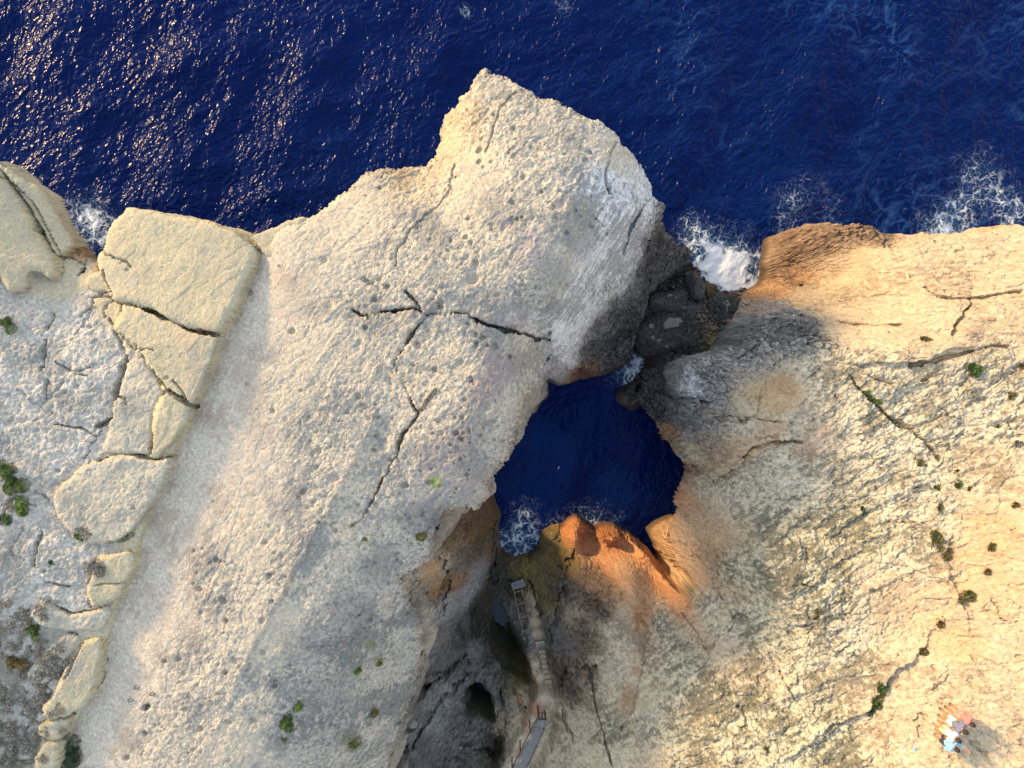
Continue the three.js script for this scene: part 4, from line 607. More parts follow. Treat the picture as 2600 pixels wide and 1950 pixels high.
function cast(o) { o.traverse(c => { if (c.isMesh) { c.castShadow = true; c.receiveShadow = true; } }); return o; }
const usedNames = {};
function numbered(name) { const n = usedNames[name] || 0; usedNames[name] = n + 1; return n ? name + '_' + String(n).padStart(3, '0') : name; }
function structure(name, geometry, material, label, category) { const m = new THREE.Mesh(geometry, material); m.name = name; m.userData = { kind: 'structure', label, category }; scene.add(cast(m)); return m; }
structure('headland', meshOf.headland, rockMat, 'pale pitted limestone headland jutting into the sea, split by a dark crack', 'headland');
structure('rocky_slope', meshOf.slope, rockMat, 'cream and grey limestone slope rising right of the sea hole', 'slope');
structure('gully', meshOf.gully, wetRockMat, 'shaded water-worn gully with hollows below the sea hole', 'gully');
structure('reef', meshOf.reef, wetRockMat, 'low dark sharp reef in the channel behind the sea hole', 'reef');
const outcrop = structure('rock_bench', meshOf.outcrop, rockMat, 'bench of pale soil and rock under the rounded slabs at left', 'rock bench');
for (let i = 0; i < slabs.length; i++) if (meshOf['slab' + i]) { const m = new THREE.Mesh(meshOf['slab' + i], rockMat); m.name = i ? 'rock_slab_' + String(i).padStart(3, '0') : 'rock_slab'; outcrop.add(cast(m)); }

{ // rock lining of the sea cave
  const pos = [], idx = [], col = []; const NS = 90, NA = 40;
  for (let s = 0; s <= NS; s++) for (let k = 0; k <= NA; k++) {
    const q = lerp(2.5, 34, s / NS), e = lerp(-1, 1, k / NA), f = Math.sin(e * Math.PI / 2), cx = TUN.x + TUN.dx * q, cz = TUN.z + TUN.dz * q;
    const w = TUN.half * (1.15 + 0.35 * noise(q * 0.5, e * 2)), top = lerp(12.6, 14.4, clamp(q / 28)) + 0.4 * fbm(q * 0.5, e * 2.5 + 9, 3);
    pos.push(cx - TUN.dz * f * w, -1 + (top + 1) * Math.pow(Math.max(0, 1 - Math.abs(f) ** 3), 0.5) , cz + TUN.dx * f * w); const t = 0.5 + fbm(q, e * 4, 3) * 0.7; col.push(lerp(0.4, 0.24, t), lerp(0.3, 0.17, t), lerp(0.2, 0.11, t));
  }
  const under = a => macro(pos[a * 3], pos[a * 3 + 2], true) > pos[a * 3 + 1] + 0.9 && macro(pos[a * 3] + TUN.dx * 3, pos[a * 3 + 2] + TUN.dz * 3, false) > 12 && macro(pos[a * 3] - TUN.dx * 1.2, pos[a * 3 + 2] - TUN.dz * 1.2, false) > 12;
  for (let s = 0; s < NS; s++) for (let k = 0; k < NA; k++) { const a = s * (NA + 1) + k; if (!(under(a) && under(a + 1) && under(a + NA + 1) && under(a + NA + 2))) continue; idx.push(a, a + 1, a + NA + 1, a + 1, a + NA + 2, a + NA + 1); }
  const g = new THREE.BufferGeometry(); g.setAttribute('position', new THREE.Float32BufferAttribute(pos, 3)); g.setAttribute('color', new THREE.Float32BufferAttribute(col, 3)); g.setIndex(idx); g.computeVertexNormals();
  structure('sea_cave', g, new THREE.MeshStandardMaterial({ vertexColors: true, roughness: 0.9, side: THREE.DoubleSide }), 'vault of the sea cave under the headland', 'cave');
}

// land beyond the frame, coarser
{
  const xs = [], zs = []; for (let x = -60; x <= 60; x += 0.4) xs.push(x); for (let z = -30; z <= 50; z += 0.4) zs.push(z);
  const pos = [], col = [], idx = []; const nx = xs.length;
  for (const z of zs) for (const x of xs) { let h = macro(clamp(x, -59.5, 59), clamp(z, -29.5, 49), true); h += h > -2 ? 0.2 * fbm(x * 0.7, z * 0.7, 4) - 0.1 * (1 - ss(0, 0.3, Math.abs(noise(x * 0.8, z * 0.8)))) + 0.08 * noise(x * 2, z * 2) : 0; pos.push(x, h, z); const t = clamp(0.5 + fbm(x * 0.4, z * 0.4, 3) * 0.7 + 0.6 * noise(x * 2.3, z * 2.3)); col.push(lerp(0.56, 0.36, t), lerp(0.5, 0.33, t), lerp(0.39, 0.27, t)); }
  const RX1 = RX0 + (RNX - 1) * RS, RZ1 = RZ0 + (RNZ - 1) * RS;
  for (let j = 0; j + 1 < zs.length; j++) for (let i = 0; i + 1 < nx; i++) {
    if (xs[i + 1] > RX0 + 0.3 && xs[i] < RX1 - 0.3 && zs[j + 1] > RZ0 + 0.3 && zs[j] < RZ1 - 0.3) continue;
    const a = j * nx + i; if (Math.max(pos[a * 3 + 1], pos[a * 3 + 4], pos[(a + nx) * 3 + 1], pos[(a + nx) * 3 + 4]) < -1) continue;
    if (tunS(xs[i], zs[j]) < 42 && Math.abs(tunD(xs[i], zs[j])) < TUN.half + 0.6 && Math.min(pos[a * 3 + 1], pos[a * 3 + 4], pos[(a + nx) * 3 + 1], pos[(a + nx) * 3 + 4]) < 13) continue;
    idx.push(a, a + nx, a + 1, a + 1, a + nx, a + nx + 1);
  }
  const g = new THREE.BufferGeometry(); g.setAttribute('position', new THREE.Float32BufferAttribute(pos, 3)); g.setAttribute('color', new THREE.Float32BufferAttribute(col, 3)); g.setIndex(idx); g.computeVertexNormals();
  structure('terrain', g, new THREE.MeshStandardMaterial({ vertexColors: true, roughness: 0.95 }), 'rocky coast running on beyond the edges of the view', 'terrain');
}

// ---------------------------------------------------------------- the sea
const landAt = (x, z) => { const i = Math.round((x - RX0) / RS), j = Math.round((z - RZ0) / RS); return i < 0 || j < 0 || i >= RNX || j >= RNZ ? macro(clamp(x, -59.5, 59), clamp(z, -29.5, 49), false) : RH[j * RNX + i]; };
{
  const R = rng(21), W = [];
  for (let n = 0; n < 46; n++) { const L = 0.55 * Math.pow(16, Math.pow(R(), 1.15)), dir = 0.75 + (R() - 0.5) * 2.4, k = 2 * Math.PI / L; W.push([Math.cos(dir) * k, Math.sin(dir) * k, R() * 6.28, 0.0054 * Math.pow(L, L > 2 ? 1.12 : 0.92)]); }
  const wave = (x, z) => { let h = 0; const qx = x + 0.35 * noise(x * 0.5, z * 0.5), qz = z + 0.35 * noise(x * 0.5 + 30, z * 0.5); for (const w of W) { const s = Math.sin(qx * w[0] + qz * w[1] + w[2]); h += w[3] * (s > 0 ? s * s * (1.6 - 0.2 * s) - 0.35 : 0.6 * s - 0.35); } return h; };
  const x0 = -37, x1 = 37, z0 = -27.5, z1 = 24, S = 0.105, nx = Math.round((x1 - x0) / S) + 1, nz = Math.round((z1 - z0) / S) + 1;
  // calm inside the hole
  const inHole = (x, z) => ss(-1, 3, z + 2.5) * ss(-9, -7, x) * ss(14, 11, x);
  const H = new Float32Array(nx * nz), keep = new Uint8Array(nx * nz);
  for (let j = 0; j < nz; j++) for (let i = 0; i < nx; i++) { const x = x0 + i * S, z = z0 + j * S; const l = landAt(x, z); keep[j * nx + i] = l < 1.2 || (x > -4 && x < 12 && z > -5 && z < 12) || inTunnel(x, z) ? 1 : 0; H[j * nx + i] = wave(x, z) * ss(0, 5, Math.min(x - x0, x1 - x, z - z0, z1 - z)) * lerp(1, 0.7, inHole(x, z)) * 1.0; }
  const pos = [], nor = [], uv = [], idx = [], map = new Int32Array(nx * nz).fill(-1); let n = 0;
  const at = a => { if (map[a] < 0) { map[a] = n++; const i = a % nx, j = (a - i) / nx; pos.push(x0 + i * S, H[a], z0 + j * S); const gx = (H[j * nx + Math.min(nx - 1, i + 1)] - H[j * nx + Math.max(0, i - 1)]) / (2 * S), gz = (H[Math.min(nz - 1, j + 1) * nx + i] - H[Math.max(0, j - 1) * nx + i]) / (2 * S), l = 1 / Math.hypot(gx, 1, gz); nor.push(-gx * l, l, -gz * l); uv.push(i / (nx - 1), j / (nz - 1)); } return map[a]; };
  for (let j = 0; j + 1 < nz; j++) for (let i = 0; i + 1 < nx; i++) { const a = j * nx + i; if (!(keep[a] | keep[a + 1] | keep[a + nx] | keep[a + nx + 1])) continue; const p = at(a), q = at(a + 1), r = at(a + nx), s = at(a + nx + 1); idx.push(p, r, q, q, r, s); }
  // the open sea out to the horizon
  const B = 3000, ring = [[-B, -B], [B, -B], [B, B], [-B, B]], inner = [[x0, z0], [x1, z0], [x1, z1], [x0, z1]];
  const o = n; for (const [x, z] of [...ring, ...inner]) { pos.push(x, -0.02, z); nor.push(0, 1, 0); uv.push(0.02, 0.02); n++; }
  for (let k = 0; k < 4; k++) { const a = o + k, b = o + (k + 1) % 4, c = o + 4 + k, d = o + 4 + (k + 1) % 4; idx.push(a, c, b, b, c, d); }
  const g = new THREE.BufferGeometry(); g.setAttribute('position', new THREE.Float32BufferAttribute(pos, 3)); g.setAttribute('normal', new THREE.Float32BufferAttribute(nor, 3)); g.setAttribute('uv', new THREE.Float32BufferAttribute(uv, 2)); g.setIndex(idx);
  // colour: deep blue water with foam lace where it breaks on rock
  const TW = 2048, TH = 1426, C = new Uint8Array(TW * TH * 4), RG = new Uint8Array(TW * TH * 4), BP = new Uint8Array(TW * TH * 4);
  const F = [                                        // foam: [u, v, radius px, amount]
    [1840, 690, 55, 1.5], [1880, 700, 40, 1.6], [1800, 670, 40, 1.0], [1775, 620, 46, 0.5], [1850, 640, 56, 0.45], [1930, 700, 40, 0.42], [1760, 580, 36, 0.36], [1940, 660, 36, 0.3],
    [2010, 545, 40, 0.22], [2000, 505, 34, 0.28], [2050, 470, 34, 0.16], [2100, 520, 40, 0.16], [1990, 600, 26, 0.34],
    [2400, 565, 44, 0.42], [2440, 535, 46, 0.36], [2500, 470, 60, 0.32], [2560, 520, 50, 0.3], [2480, 425, 46, 0.24], [2420, 590, 34, 0.5], [2575, 560, 34, 0.34], [2370, 582, 40, 0.32],
    [1315, 1355, 40, 0.42], [1335, 1305, 30, 0.4], [1295, 1385, 30, 0.42], [1320, 1410, 26, 0.45], [1350, 1370, 26, 0.35], [1275, 1375, 20, 0.4], [1420, 1345, 40, 0.3], [1520, 1345, 50, 0.3], [1480, 1330, 40, 0.3],
    [1600, 940, 40, 0.55], [1630, 910, 26, 0.6], [1590, 960, 30, 0.4],
    [230, 560, 50, 0.55], [260, 600, 40, 0.55], [200, 540, 40, 0.5], [1810, 765, 20, 0.8],
    [1430, 20, 25, 0.3], [1180, 25, 16, 0.4],
  ].map(([u, v, r, a]) => [toX(u, 0), toZ(v, 0), r * HC / FOC, a]);
  for (let j = 0; j < TH; j++) for (let i = 0; i < TW; i++) {
    const x = x0 + (i + 0.5) / TW * (x1 - x0), z = z0 + (j + 0.5) / TH * (z1 - z0);
    const wx = x + 0.5 * fbm(x * 0.9, z * 0.9, 3), wz = z + 0.5 * fbm(x * 0.9 + 9, z * 0.9, 3);
    let f = 0; for (const s of F) { const d2 = ((x - s[0]) ** 2 + (z - s[1]) ** 2) / (s[2] * s[2]); if (d2 < 6) f += s[3] * Math.exp(-d2 * 0.9); }
    let foam = 0; const ff = f * (0.7 + 1.0 * fbm(x * 0.8 + 3, z * 0.8, 3));
    if (ff > 0.03) {                                 // bubble lace: thin walls between cells, closing up where the water is beaten white
      const vx = wx + 0.18 * fbm(x * 3, z * 3, 2), vz = wz + 0.18 * fbm(x * 3 + 5, z * 3, 2);
      worley(vx * 1.1, vz * 1.1); const w1 = WF2 - WF1; worley(vx * 2.7 + 9, vz * 2.7); const w2 = WF2 - WF1; worley(vx * 6.5 + 4, vz * 6.5); const w3 = WF2 - WF1, t = 0.03 + 0.24 * ff;
      foam = Math.max(ss(t * 1.1, t * 0.25, w1), ss(t * 1.2, t * 0.3, w2) * 0.85, ss(t * 1.3, t * 0.3, w3) * 0.35) * clamp(ff * 1.7) * clamp(0.8 + 0.8 * noise(x * 5, z * 5));
      if (ff > 0.6) foam = Math.max(foam, ss(0.62, 1.25, ff + 0.25 * fbm(x * 3.5, z * 3.5, 3)));
    }
    // thin old streaks on the open water, mostly on the right
    const right = ss(2, 30, x + 0.35 * (-z - 10)) * ss(-6, -9, z) , rx0 = x * 0.85 - z * 0.5, rz0 = x * 0.5 + z * 0.85, sx = rx0 * 0.6 + 0.9 * fbm(x * 0.45, z * 0.45, 4), sz = rz0 + 0.9 * fbm(x * 0.45 + 50, z * 0.45, 4);
    const s1 = 1 - Math.abs(noise(sz * 0.8, sx * 0.5)) * 4.2, s2 = 1 - Math.abs(noise(sz * 2.1 + 5, sx * 1.5)) * 3.4, patch = ss(-0.1, 0.5, fbm(x * 0.14 + 4, z * 0.14, 3));
    const thin = Math.max(0, Math.max(ss(0.45, 1, s1), ss(0.55, 1, s2) * 0.8) * (0.15 + 0.85 * patch) * right * (0.7 + 0.6 * noise(x * 4, z * 4))) * 0.22;
    const n = 0.5 + 0.5 * fbm(x * 0.12, z * 0.12, 3);
    const n5 = noise(x * 6, z * 6), calm = 1 - ss(-1.5, 0.5, z + 0.6 - 0.3 * x * 0) * ss(-4, -2.5, x) * ss(13, 12, x);         // sheltered water in the hole is smoother
    let r = 0.0002 + 0.0006 * n, gg = 0.006 + 0.008 * n, b = 0.064 + 0.036 * n;
    { const air = ss(0.12, 0.9, f) * 0.55; r = lerp(r, 0.02, air); gg = lerp(gg, 0.085, air); b = lerp(b, 0.16, air); }
    r = lerp(r, 0.10, thin); gg = lerp(gg, 0.30, thin); b = lerp(b, 0.75, thin);
    r = lerp(r, 0.80, foam); gg = lerp(gg, 0.86, foam); b = lerp(b, 0.92, foam);
    const o = (j * TW + i) * 4; C[o] = enc(r); C[o + 1] = enc(gg); C[o + 2] = enc(b); C[o + 3] = 255;
    RG[o] = RG[o + 1] = RG[o + 2] = 255 * clamp(0.2 + 0.7 * Math.max(foam, thin)); RG[o + 3] = 255;
    const ux = wx * 0.8 + wz * 0.6, uz = -wx * 0.6 + wz * 0.8, bp = 0.42 + 0.24 * fbm(ux * 2.0, uz * 1.2, 5) + 0.20 * (1 - Math.abs(noise(ux * 2.6, uz * 1.5)) * 2.2) + 0.10 * (1 - Math.abs(noise(ux * 5.6 + 4, uz * 3.6)) * 2.2) - 0.12; BP[o] = BP[o + 1] = BP[o + 2] = 255 * clamp(lerp(0.5 + (bp - 0.5) * 0.6, bp, calm) * (1 - foam * 0.85) + foam * 0.85 * (0.55 + 0.12 * fbm(x * 2.5, z * 2.5, 4))); BP[o + 3] = 255;
  }
  const m = new THREE.MeshPhysicalMaterial({ map: tex(C, TW, TH, true), roughnessMap: tex(RG, TW, TH, false), bumpMap: tex(BP, TW, TH, false), bumpScale: 0.3, roughness: 1, ior: 1.333, specularIntensity: 0.24 }); m.name = 'sea_water';
  structure('sea', g, m, 'deep blue sea with glints at left and foam along the rocks', 'sea');
}
console.log('sea done');

// ---------------------------------------------------------------- objects
// where a surveyed point lies on the finished ground
function ground(u, v) { let y = 20; for (; y > -0.1; y -= 0.04) if (landAt(toX(u, y), toZ(v, y)) >= y) break; y = Math.max(y, 0); return [toX(u, y), y, toZ(v, y)]; }
const pxAt = y => (HC - y) / FOC;                   // metres to one pixel of the survey at height y
function thing(name, label, category, pos = [0, 0, 0], group) { const o = new THREE.Group(); o.name = numbered(name); o.position.set(...pos); o.userData = { label, category }; if (group) o.userData.group = group; scene.add(o); return o; }
function part(name, geometry, material, parent, label) { const m = new THREE.Mesh(geometry, material); m.name = name; m.castShadow = m.receiveShadow = true; if (label) m.userData.label = label; parent.add(m); return m; }
function grain(seed, base, vary, scale, rough = 0.9, bump = 0.004, o = {}) {   // speckled material
  const N = 128, d = new Uint8Array(N * N * 4), b = new Uint8Array(N * N * 4);
  for (let j = 0; j < N; j++) for (let i = 0; i < N; i++) { const n = fbm(i * scale / N + seed * 3.1, j * scale / N, 4), f = noise(i * 0.6 + seed, j * 0.6), t = clamp(0.5 + 0.8 * n + 0.3 * f), k = (j * N + i) * 4; for (let c = 0; c < 3; c++) d[k + c] = enc(lerp(base[c], vary[c], t)); d[k + 3] = 255; b[k] = b[k + 1] = b[k + 2] = 255 * t; b[k + 3] = 255; }
  const m1 = tex(d, N, N, true), m2 = tex(b, N, N, false); for (const t of [m1, m2]) t.wrapS = t.wrapT = THREE.RepeatWrapping;
  return new THREE.MeshStandardMaterial({ map: m1, bumpMap: m2, bumpScale: bump, roughness: rough, ...o });
}
function bar(a, b, r, sides = 8) { const A = new THREE.Vector3(...a), B = new THREE.Vector3(...b), g = new THREE.CylinderGeometry(r, r, A.distanceTo(B), sides, 1); g.applyQuaternion(new THREE.Quaternion().setFromUnitVectors(new THREE.Vector3(0, 1, 0), B.clone().sub(A).normalize())); g.translate((A.x + B.x) / 2, (A.y + B.y) / 2, (A.z + B.z) / 2); return g; }
function prism(pts, y0, y1, bevel = 0.015) {        // an upright block over an outline [x, z]
  const sh = new THREE.Shape(pts.map(([x, z]) => new THREE.Vector2(x, -z)));
  const g = new THREE.ExtrudeGeometry(sh, { depth: y1 - y0 - 2 * bevel, bevelEnabled: true, bevelThickness: bevel, bevelSize: bevel, bevelOffset: -bevel, bevelSegments: 2 }); g.rotateX(-Math.PI / 2); g.translate(0, y0 + bevel, 0); return g;
}

// surface nets over a distance field
function skin(f, lo, hi, cell, color) {
  const n = [0, 1, 2].map(k => Math.ceil((hi[k] - lo[k]) / cell) + 1), F = new Float32Array(n[0] * n[1] * n[2]), at = (i, j, k) => (k * n[1] + j) * n[0] + i;
  for (let k = 0; k < n[2]; k++) for (let j = 0; j < n[1]; j++) for (let i = 0; i < n[0]; i++) F[at(i, j, k)] = f(lo[0] + i * cell, lo[1] + j * cell, lo[2] + k * cell);
  const V = new Int32Array(F.length).fill(-1), pos = [], idx = []; let c = 0;
  for (let k = 0; k + 1 < n[2]; k++) for (let j = 0; j + 1 < n[1]; j++) for (let i = 0; i + 1 < n[0]; i++) {
    let sx = 0, sy = 0, sz = 0, m = 0;
    const e = (a, b, c2, d, e2, g) => { const p = F[at(i + a, j + b, k + c2)], q = F[at(i + d, j + e2, k + g)]; if ((p < 0) !== (q < 0)) { const t = p / (p - q); sx += a + (d - a) * t; sy += b + (e2 - b) * t; sz += c2 + (g - c2) * t; m++; } };
    for (let a = 0; a < 2; a++) for (let b = 0; b < 2; b++) { e(0, a, b, 1, a, b); e(a, 0, b, a, 1, b); e(a, b, 0, a, b, 1); }
    if (m) { V[at(i, j, k)] = c++; pos.push(lo[0] + (i + sx / m) * cell, lo[1] + (j + sy / m) * cell, lo[2] + (k + sz / m) * cell); }
  }
  for (let k = 1; k + 1 < n[2]; k++) for (let j = 1; j + 1 < n[1]; j++) for (let i = 1; i + 1 < n[0]; i++) {
    const p = F[at(i, j, k)] < 0, quad = (a, b, c2, d, flip) => flip ? idx.push(a, b, c2, a, c2, d) : idx.push(a, c2, b, a, d, c2);
    if (p !== F[at(i + 1, j, k)] < 0) quad(V[at(i, j - 1, k - 1)], V[at(i, j, k - 1)], V[at(i, j, k)], V[at(i, j - 1, k)], p);
    if (p !== F[at(i, j + 1, k)] < 0) quad(V[at(i - 1, j, k - 1)], V[at(i - 1, j, k)], V[at(i, j, k)], V[at(i, j, k - 1)], p);
    if (p !== F[at(i, j, k + 1)] < 0) quad(V[at(i - 1, j - 1, k)], V[at(i, j - 1, k)], V[at(i, j, k)], V[at(i - 1, j, k)], p);
  }
  const g = new THREE.BufferGeometry(); g.setAttribute('position', new THREE.Float32BufferAttribute(pos, 3));
  if (color) { const col = []; for (let q = 0; q < pos.length; q += 3) col.push(...color(pos[q], pos[q + 1], pos[q + 2])); g.setAttribute('color', new THREE.Float32BufferAttribute(col, 3)); }
  g.setIndex(idx); g.computeVertexNormals(); return g;
}
const cone = (x, y, z, a, b, ra, rb) => { const bx = b[0] - a[0], by = b[1] - a[1], bz = b[2] - a[2], px = x - a[0], py = y - a[1], pz = z - a[2], t = clamp((px * bx + py * by + pz * bz) / (bx * bx + by * by + bz * bz)); return Math.hypot(px - bx * t, py - by * t, pz - bz * t) - lerp(ra, rb, t); };
const smin = (a, b, k) => { const h = Math.max(0, k - Math.abs(a - b)) / k; return Math.min(a, b) - h * h * k * 0.25; };

// ---- boulders jammed in the channel
const boulderMats = { karst: null };
function boulderGeometry(seed, ax, ay, az, rough, tones, karst) {
  const R = rng(seed), P = []; for (let i = 0; i < 24; i++) { const a = R() * 6.283, c = R() * 2 - 1, q = Math.sqrt(1 - c * c); P.push([q * Math.cos(a), c, q * Math.sin(a), 0.66 + 0.34 * R()]); }
  P.push([0.1 * (R() - 0.5), 1, 0.1 * (R() - 0.5), 0.8]);
  const g = new THREE.IcosahedronGeometry(1, 38), p = g.attributes.position, col = [];
  for (let i = 0; i < p.count; i++) {
    const x = p.getX(i), y = p.getY(i), z = p.getZ(i); let r = 1.05; for (const q of P) { const d = x * q[0] + y * q[1] + z * q[2]; if (d > 0.05) r = -Math.log(Math.exp(-55 * r) + Math.exp(-55 * q[3] / d)) / 55; }
    const X = x * ax + seed, Y = y * ay, Zz = z * az - seed, n1 = fbm(X * 1.1 + Y, Zz * 1.1 - Y, 4), n2 = 1 - Math.abs(noise(X * 3.4 + Y * 2, Zz * 3.4 + Y)) * 2.2, n3 = fbm(X * 6, Zz * 6 + Y * 5, 3), n4 = 1 - Math.abs(noise(X * 7 + Y * 5, Zz * 7)) * 2.2;
    r *= 1 + 1.5 * rough * (0.8 * n1 + karst * (0.8 * n2 + 0.5 * n4) + 0.5 * n3);
    p.setXYZ(i, x * r * ax, y * r * ay, z * r * az);
    const t = clamp(0.45 + 0.8 * n3 + 0.5 * n1), v = 1 + 0.25 * noise(X * 15, Zz * 15 + Y * 15); for (let c = 0; c < 3; c++) col.push(lerp(tones[0][c], tones[1][c], t) * v);
  }
  g.setAttribute('color', new THREE.Float32BufferAttribute(col, 3)); g.computeVertexNormals(); return g;
}
const boulderMat = new THREE.MeshStandardMaterial({ vertexColors: true, roughness: 0.9 }); boulderMat.name = 'dark_limestone';
const sandMat = grain(4, [0.24, 0.23, 0.20], [0.15, 0.15, 0.13], 6, 0.95);
const GREY = [[0.10, 0.10, 0.097], [0.04, 0.04, 0.039]], MOSS = [[0.12, 0.085, 0.03], [0.04, 0.03, 0.012]], DARK = [[0.09, 0.087, 0.083], [0.02, 0.0195, 0.019]];
for (const [u, v, y, rx, rz, ry, seed, rough, karst, tones, turn, label, kids] of [
  [1695, 838, 2.0, 66, 54, 1.3, 3, 0.10, 0.9, DARK, 0.3, 'largest dark boulder in the channel, with an oval patch of pale sand on top', [[1705, 821, 24, 13], [1652, 828, 7, 7], [1742, 855, 9, 4], [1655, 858, 5, 6], [1693, 880, 5, 4], [1672, 862, 8, 6]]],
  [1709, 762, 2.4, 42, 27, 1.0, 5, 0.12, 0.6, GREY, 0.05, 'smooth flat-topped grey boulder behind the one with the sand patch', [[1700, 750, 8, 4], [1716, 756, 4, 3]]],
  [1766, 799, 2.0, 29, 36, 1.1, 8, 0.11, 0.5, GREY, -0.2, 'smooth rounded grey boulder right of the one with the sand patch', []],
  [1771, 729, 2.0, 22, 36, 1.2, 11, 0.11, 0.5, GREY, 0.1, 'upright grey boulder beside the white surf', []],
  [1807, 738, 1.3, 19, 22, 0.8, 14, 0.10, 0.6, MOSS, 0.2, 'small yellow-brown weedy boulder at the edge of the white surf', []],
  [1846, 786, 2.6, 42, 40, 1.5, 17, 0.11, 1.0, DARK, 0.0, 'round dark honeycombed boulder just below the white surf', [[1844, 778, 9, 15]]],
  [1873, 742, 0.4, 6, 6, 0.4, 20, 0.08, 0.4, DARK, 0, 'small black rock awash in the surf, left of two', []],
  [1889, 737, 0.4, 9, 7, 0.45, 22, 0.08, 0.4, DARK, 0.4, 'black rock awash in the surf, right of two', []],
  [1780, 880, 2.4, 46, 26, 0.9, 25, 0.12, 1.0, DARK, -0.4, 'low dark honeycombed boulder between channel and grey slope', []],
]) {
  const q = pxAt(y), o = thing('boulder', label, 'boulder', [toX(u, y), Math.max(0.1, y - ry * 0.75), toZ(v, y)], 'boulders in the channel'); o.rotation.y = turn;
  part('rock', boulderGeometry(seed, rx * q * 1.14, ry, rz * q * 1.14, rough, tones, karst), boulderMat, o);
  for (const [a, b, ra, rb] of kids) { const x = toX(a, y) - o.position.x, z = toZ(b, y) - o.position.z, c = Math.cos(-turn), n = Math.sin(-turn); const lx = x * c + z * n, lz = -x * n + z * c; let top = ry * 0.78; const rp = o.children[0].geometry.attributes.position; let best = 1e9; for (let i = 0; i < rp.count; i++) { if (rp.getY(i) < 0) continue; const d = (rp.getX(i) - lx) ** 2 + (rp.getZ(i) - lz) ** 2; if (d < best) { best = d; top = rp.getY(i); } }
    const g = new THREE.SphereGeometry(1, 28, 14), gp = g.attributes.position; for (let i = 0; i < gp.count; i++) { const an = Math.atan2(gp.getZ(i), gp.getX(i)), k = 1 + 0.45 * noise(Math.cos(an) * 1.5 + a, Math.sin(an) * 1.5) + 0.25 * noise(Math.cos(an) * 4 + a, Math.sin(an) * 4); gp.setXYZ(i, gp.getX(i) * ra * q * k, gp.getY(i) * 0.09, gp.getZ(i) * rb * q * k); } g.computeVertexNormals(); const m = part('sand_patch', g, sandMat, o.children[0]); m.position.set(lx, top - 0.01, lz); }
}

// ---- the sea-side way down: ladder, grating, cut steps, landing, walkway, rail and gate
const concrete = grain(1, [0.32, 0.31, 0.30], [0.22, 0.21, 0.20], 5, 0.9), stone = grain(2, [0.50, 0.40, 0.27], [0.33, 0.26, 0.17], 6, 0.95, 0.01), steel = grain(3, [0.36, 0.38, 0.41], [0.26, 0.28, 0.30], 9, 0.5, 0.001, { metalness: 0.4 });
const rust = grain(6, [0.075, 0.022, 0.02], [0.035, 0.014, 0.016], 10, 0.7, 0.002), rung = grain(7, [0.44, 0.30, 0.14], [0.28, 0.18, 0.08], 9, 0.7, 0.002), yellow = grain(8, [0.62, 0.50, 0.24], [0.45, 0.36, 0.2], 7, 0.9, 0.002), iron = grain(9, [0.07, 0.04, 0.045], [0.03, 0.025, 0.03], 9, 0.7, 0.002);
const Q4 = ([x, y]) => [1200 + x * 0.1808, 1380 + y * 0.1808], Q5 = ([x, y]) => [1150 + x * 0.1808, 1650 + y * 0.1808];
const at3 = (uv, y) => [toX(uv[0], y), y, toZ(uv[1], y)];
{
  const p0 = at3(Q4([640, 630]), 2.45), o = thing('ladder', 'long tan ladder with four rungs laid along the gully from the metal grating', 'ladder', p0), L = (a, y) => { const p = at3(Q4(a), y); return [p[0] - p0[0], p[1] - p0[1], p[2] - p0[2]]; };
  const yAt = v => 2.45 + (v - 600) / 660 * 0.75;
  part('rail', bar(L([572, 640], yAt(640)), L([708, 1262], yAt(1262)), 0.022), rung, o); part('rail', bar(L([686, 598], yAt(598)), L([824, 1196], yAt(1196)), 0.022), rung, o);
  for (const [a, b] of [[[582, 692], [700, 655]], [[602, 876], [766, 820]], [[640, 1052], [790, 1002]], [[684, 1242], [850, 1182]]]) part('rung', bar(L(a, yAt(a[1]) + 0.03), L(b, yAt(b[1]) + 0.03), 0.024), rung, o);
  for (const a of [[600, 760], [745, 860], [700, 1225], [815, 1160]]) { const t = L(a, yAt(a[1])); part('strut', bar(t, [t[0], t[1] - 1.0, t[2]], 0.018), iron, o); }
}
{
  const c = [[545, 565], [705, 505], [732, 590], [570, 643]].map(a => at3(Q4(a), 2.5)), p0 = [0, 1, 2].map(k => (c[0][k] + c[2][k]) / 2), o = thing('metal_grating', 'small grey metal grating at the seaward end of the ladder', 'grating', p0), q = c.map(p => [p[0] - p0[0], 0, p[2] - p0[2]]);
  for (let k = 0; k < 4; k++) part('frame_bar', bar(q[k], q[(k + 1) % 4], 0.028), steel, o);
  const mix = (a, b, t) => [lerp(a[0], b[0], t), 0.005, lerp(a[2], b[2], t)];
  for (let k = 1; k < 13; k++) part('grate_bar', bar(mix(q[0], q[1], k / 13), mix(q[3], q[2], k / 13), 0.016, 6), steel, o);
  for (let k = 1; k < 3; k++) part('cross_bar', bar(mix(q[0], q[3], k / 3), mix(q[1], q[2], k / 3), 0.012, 6), steel, o);
  for (const p of q) part('leg', bar(p, [p[0], -1.3, p[2]], 0.02), iron, o);
}
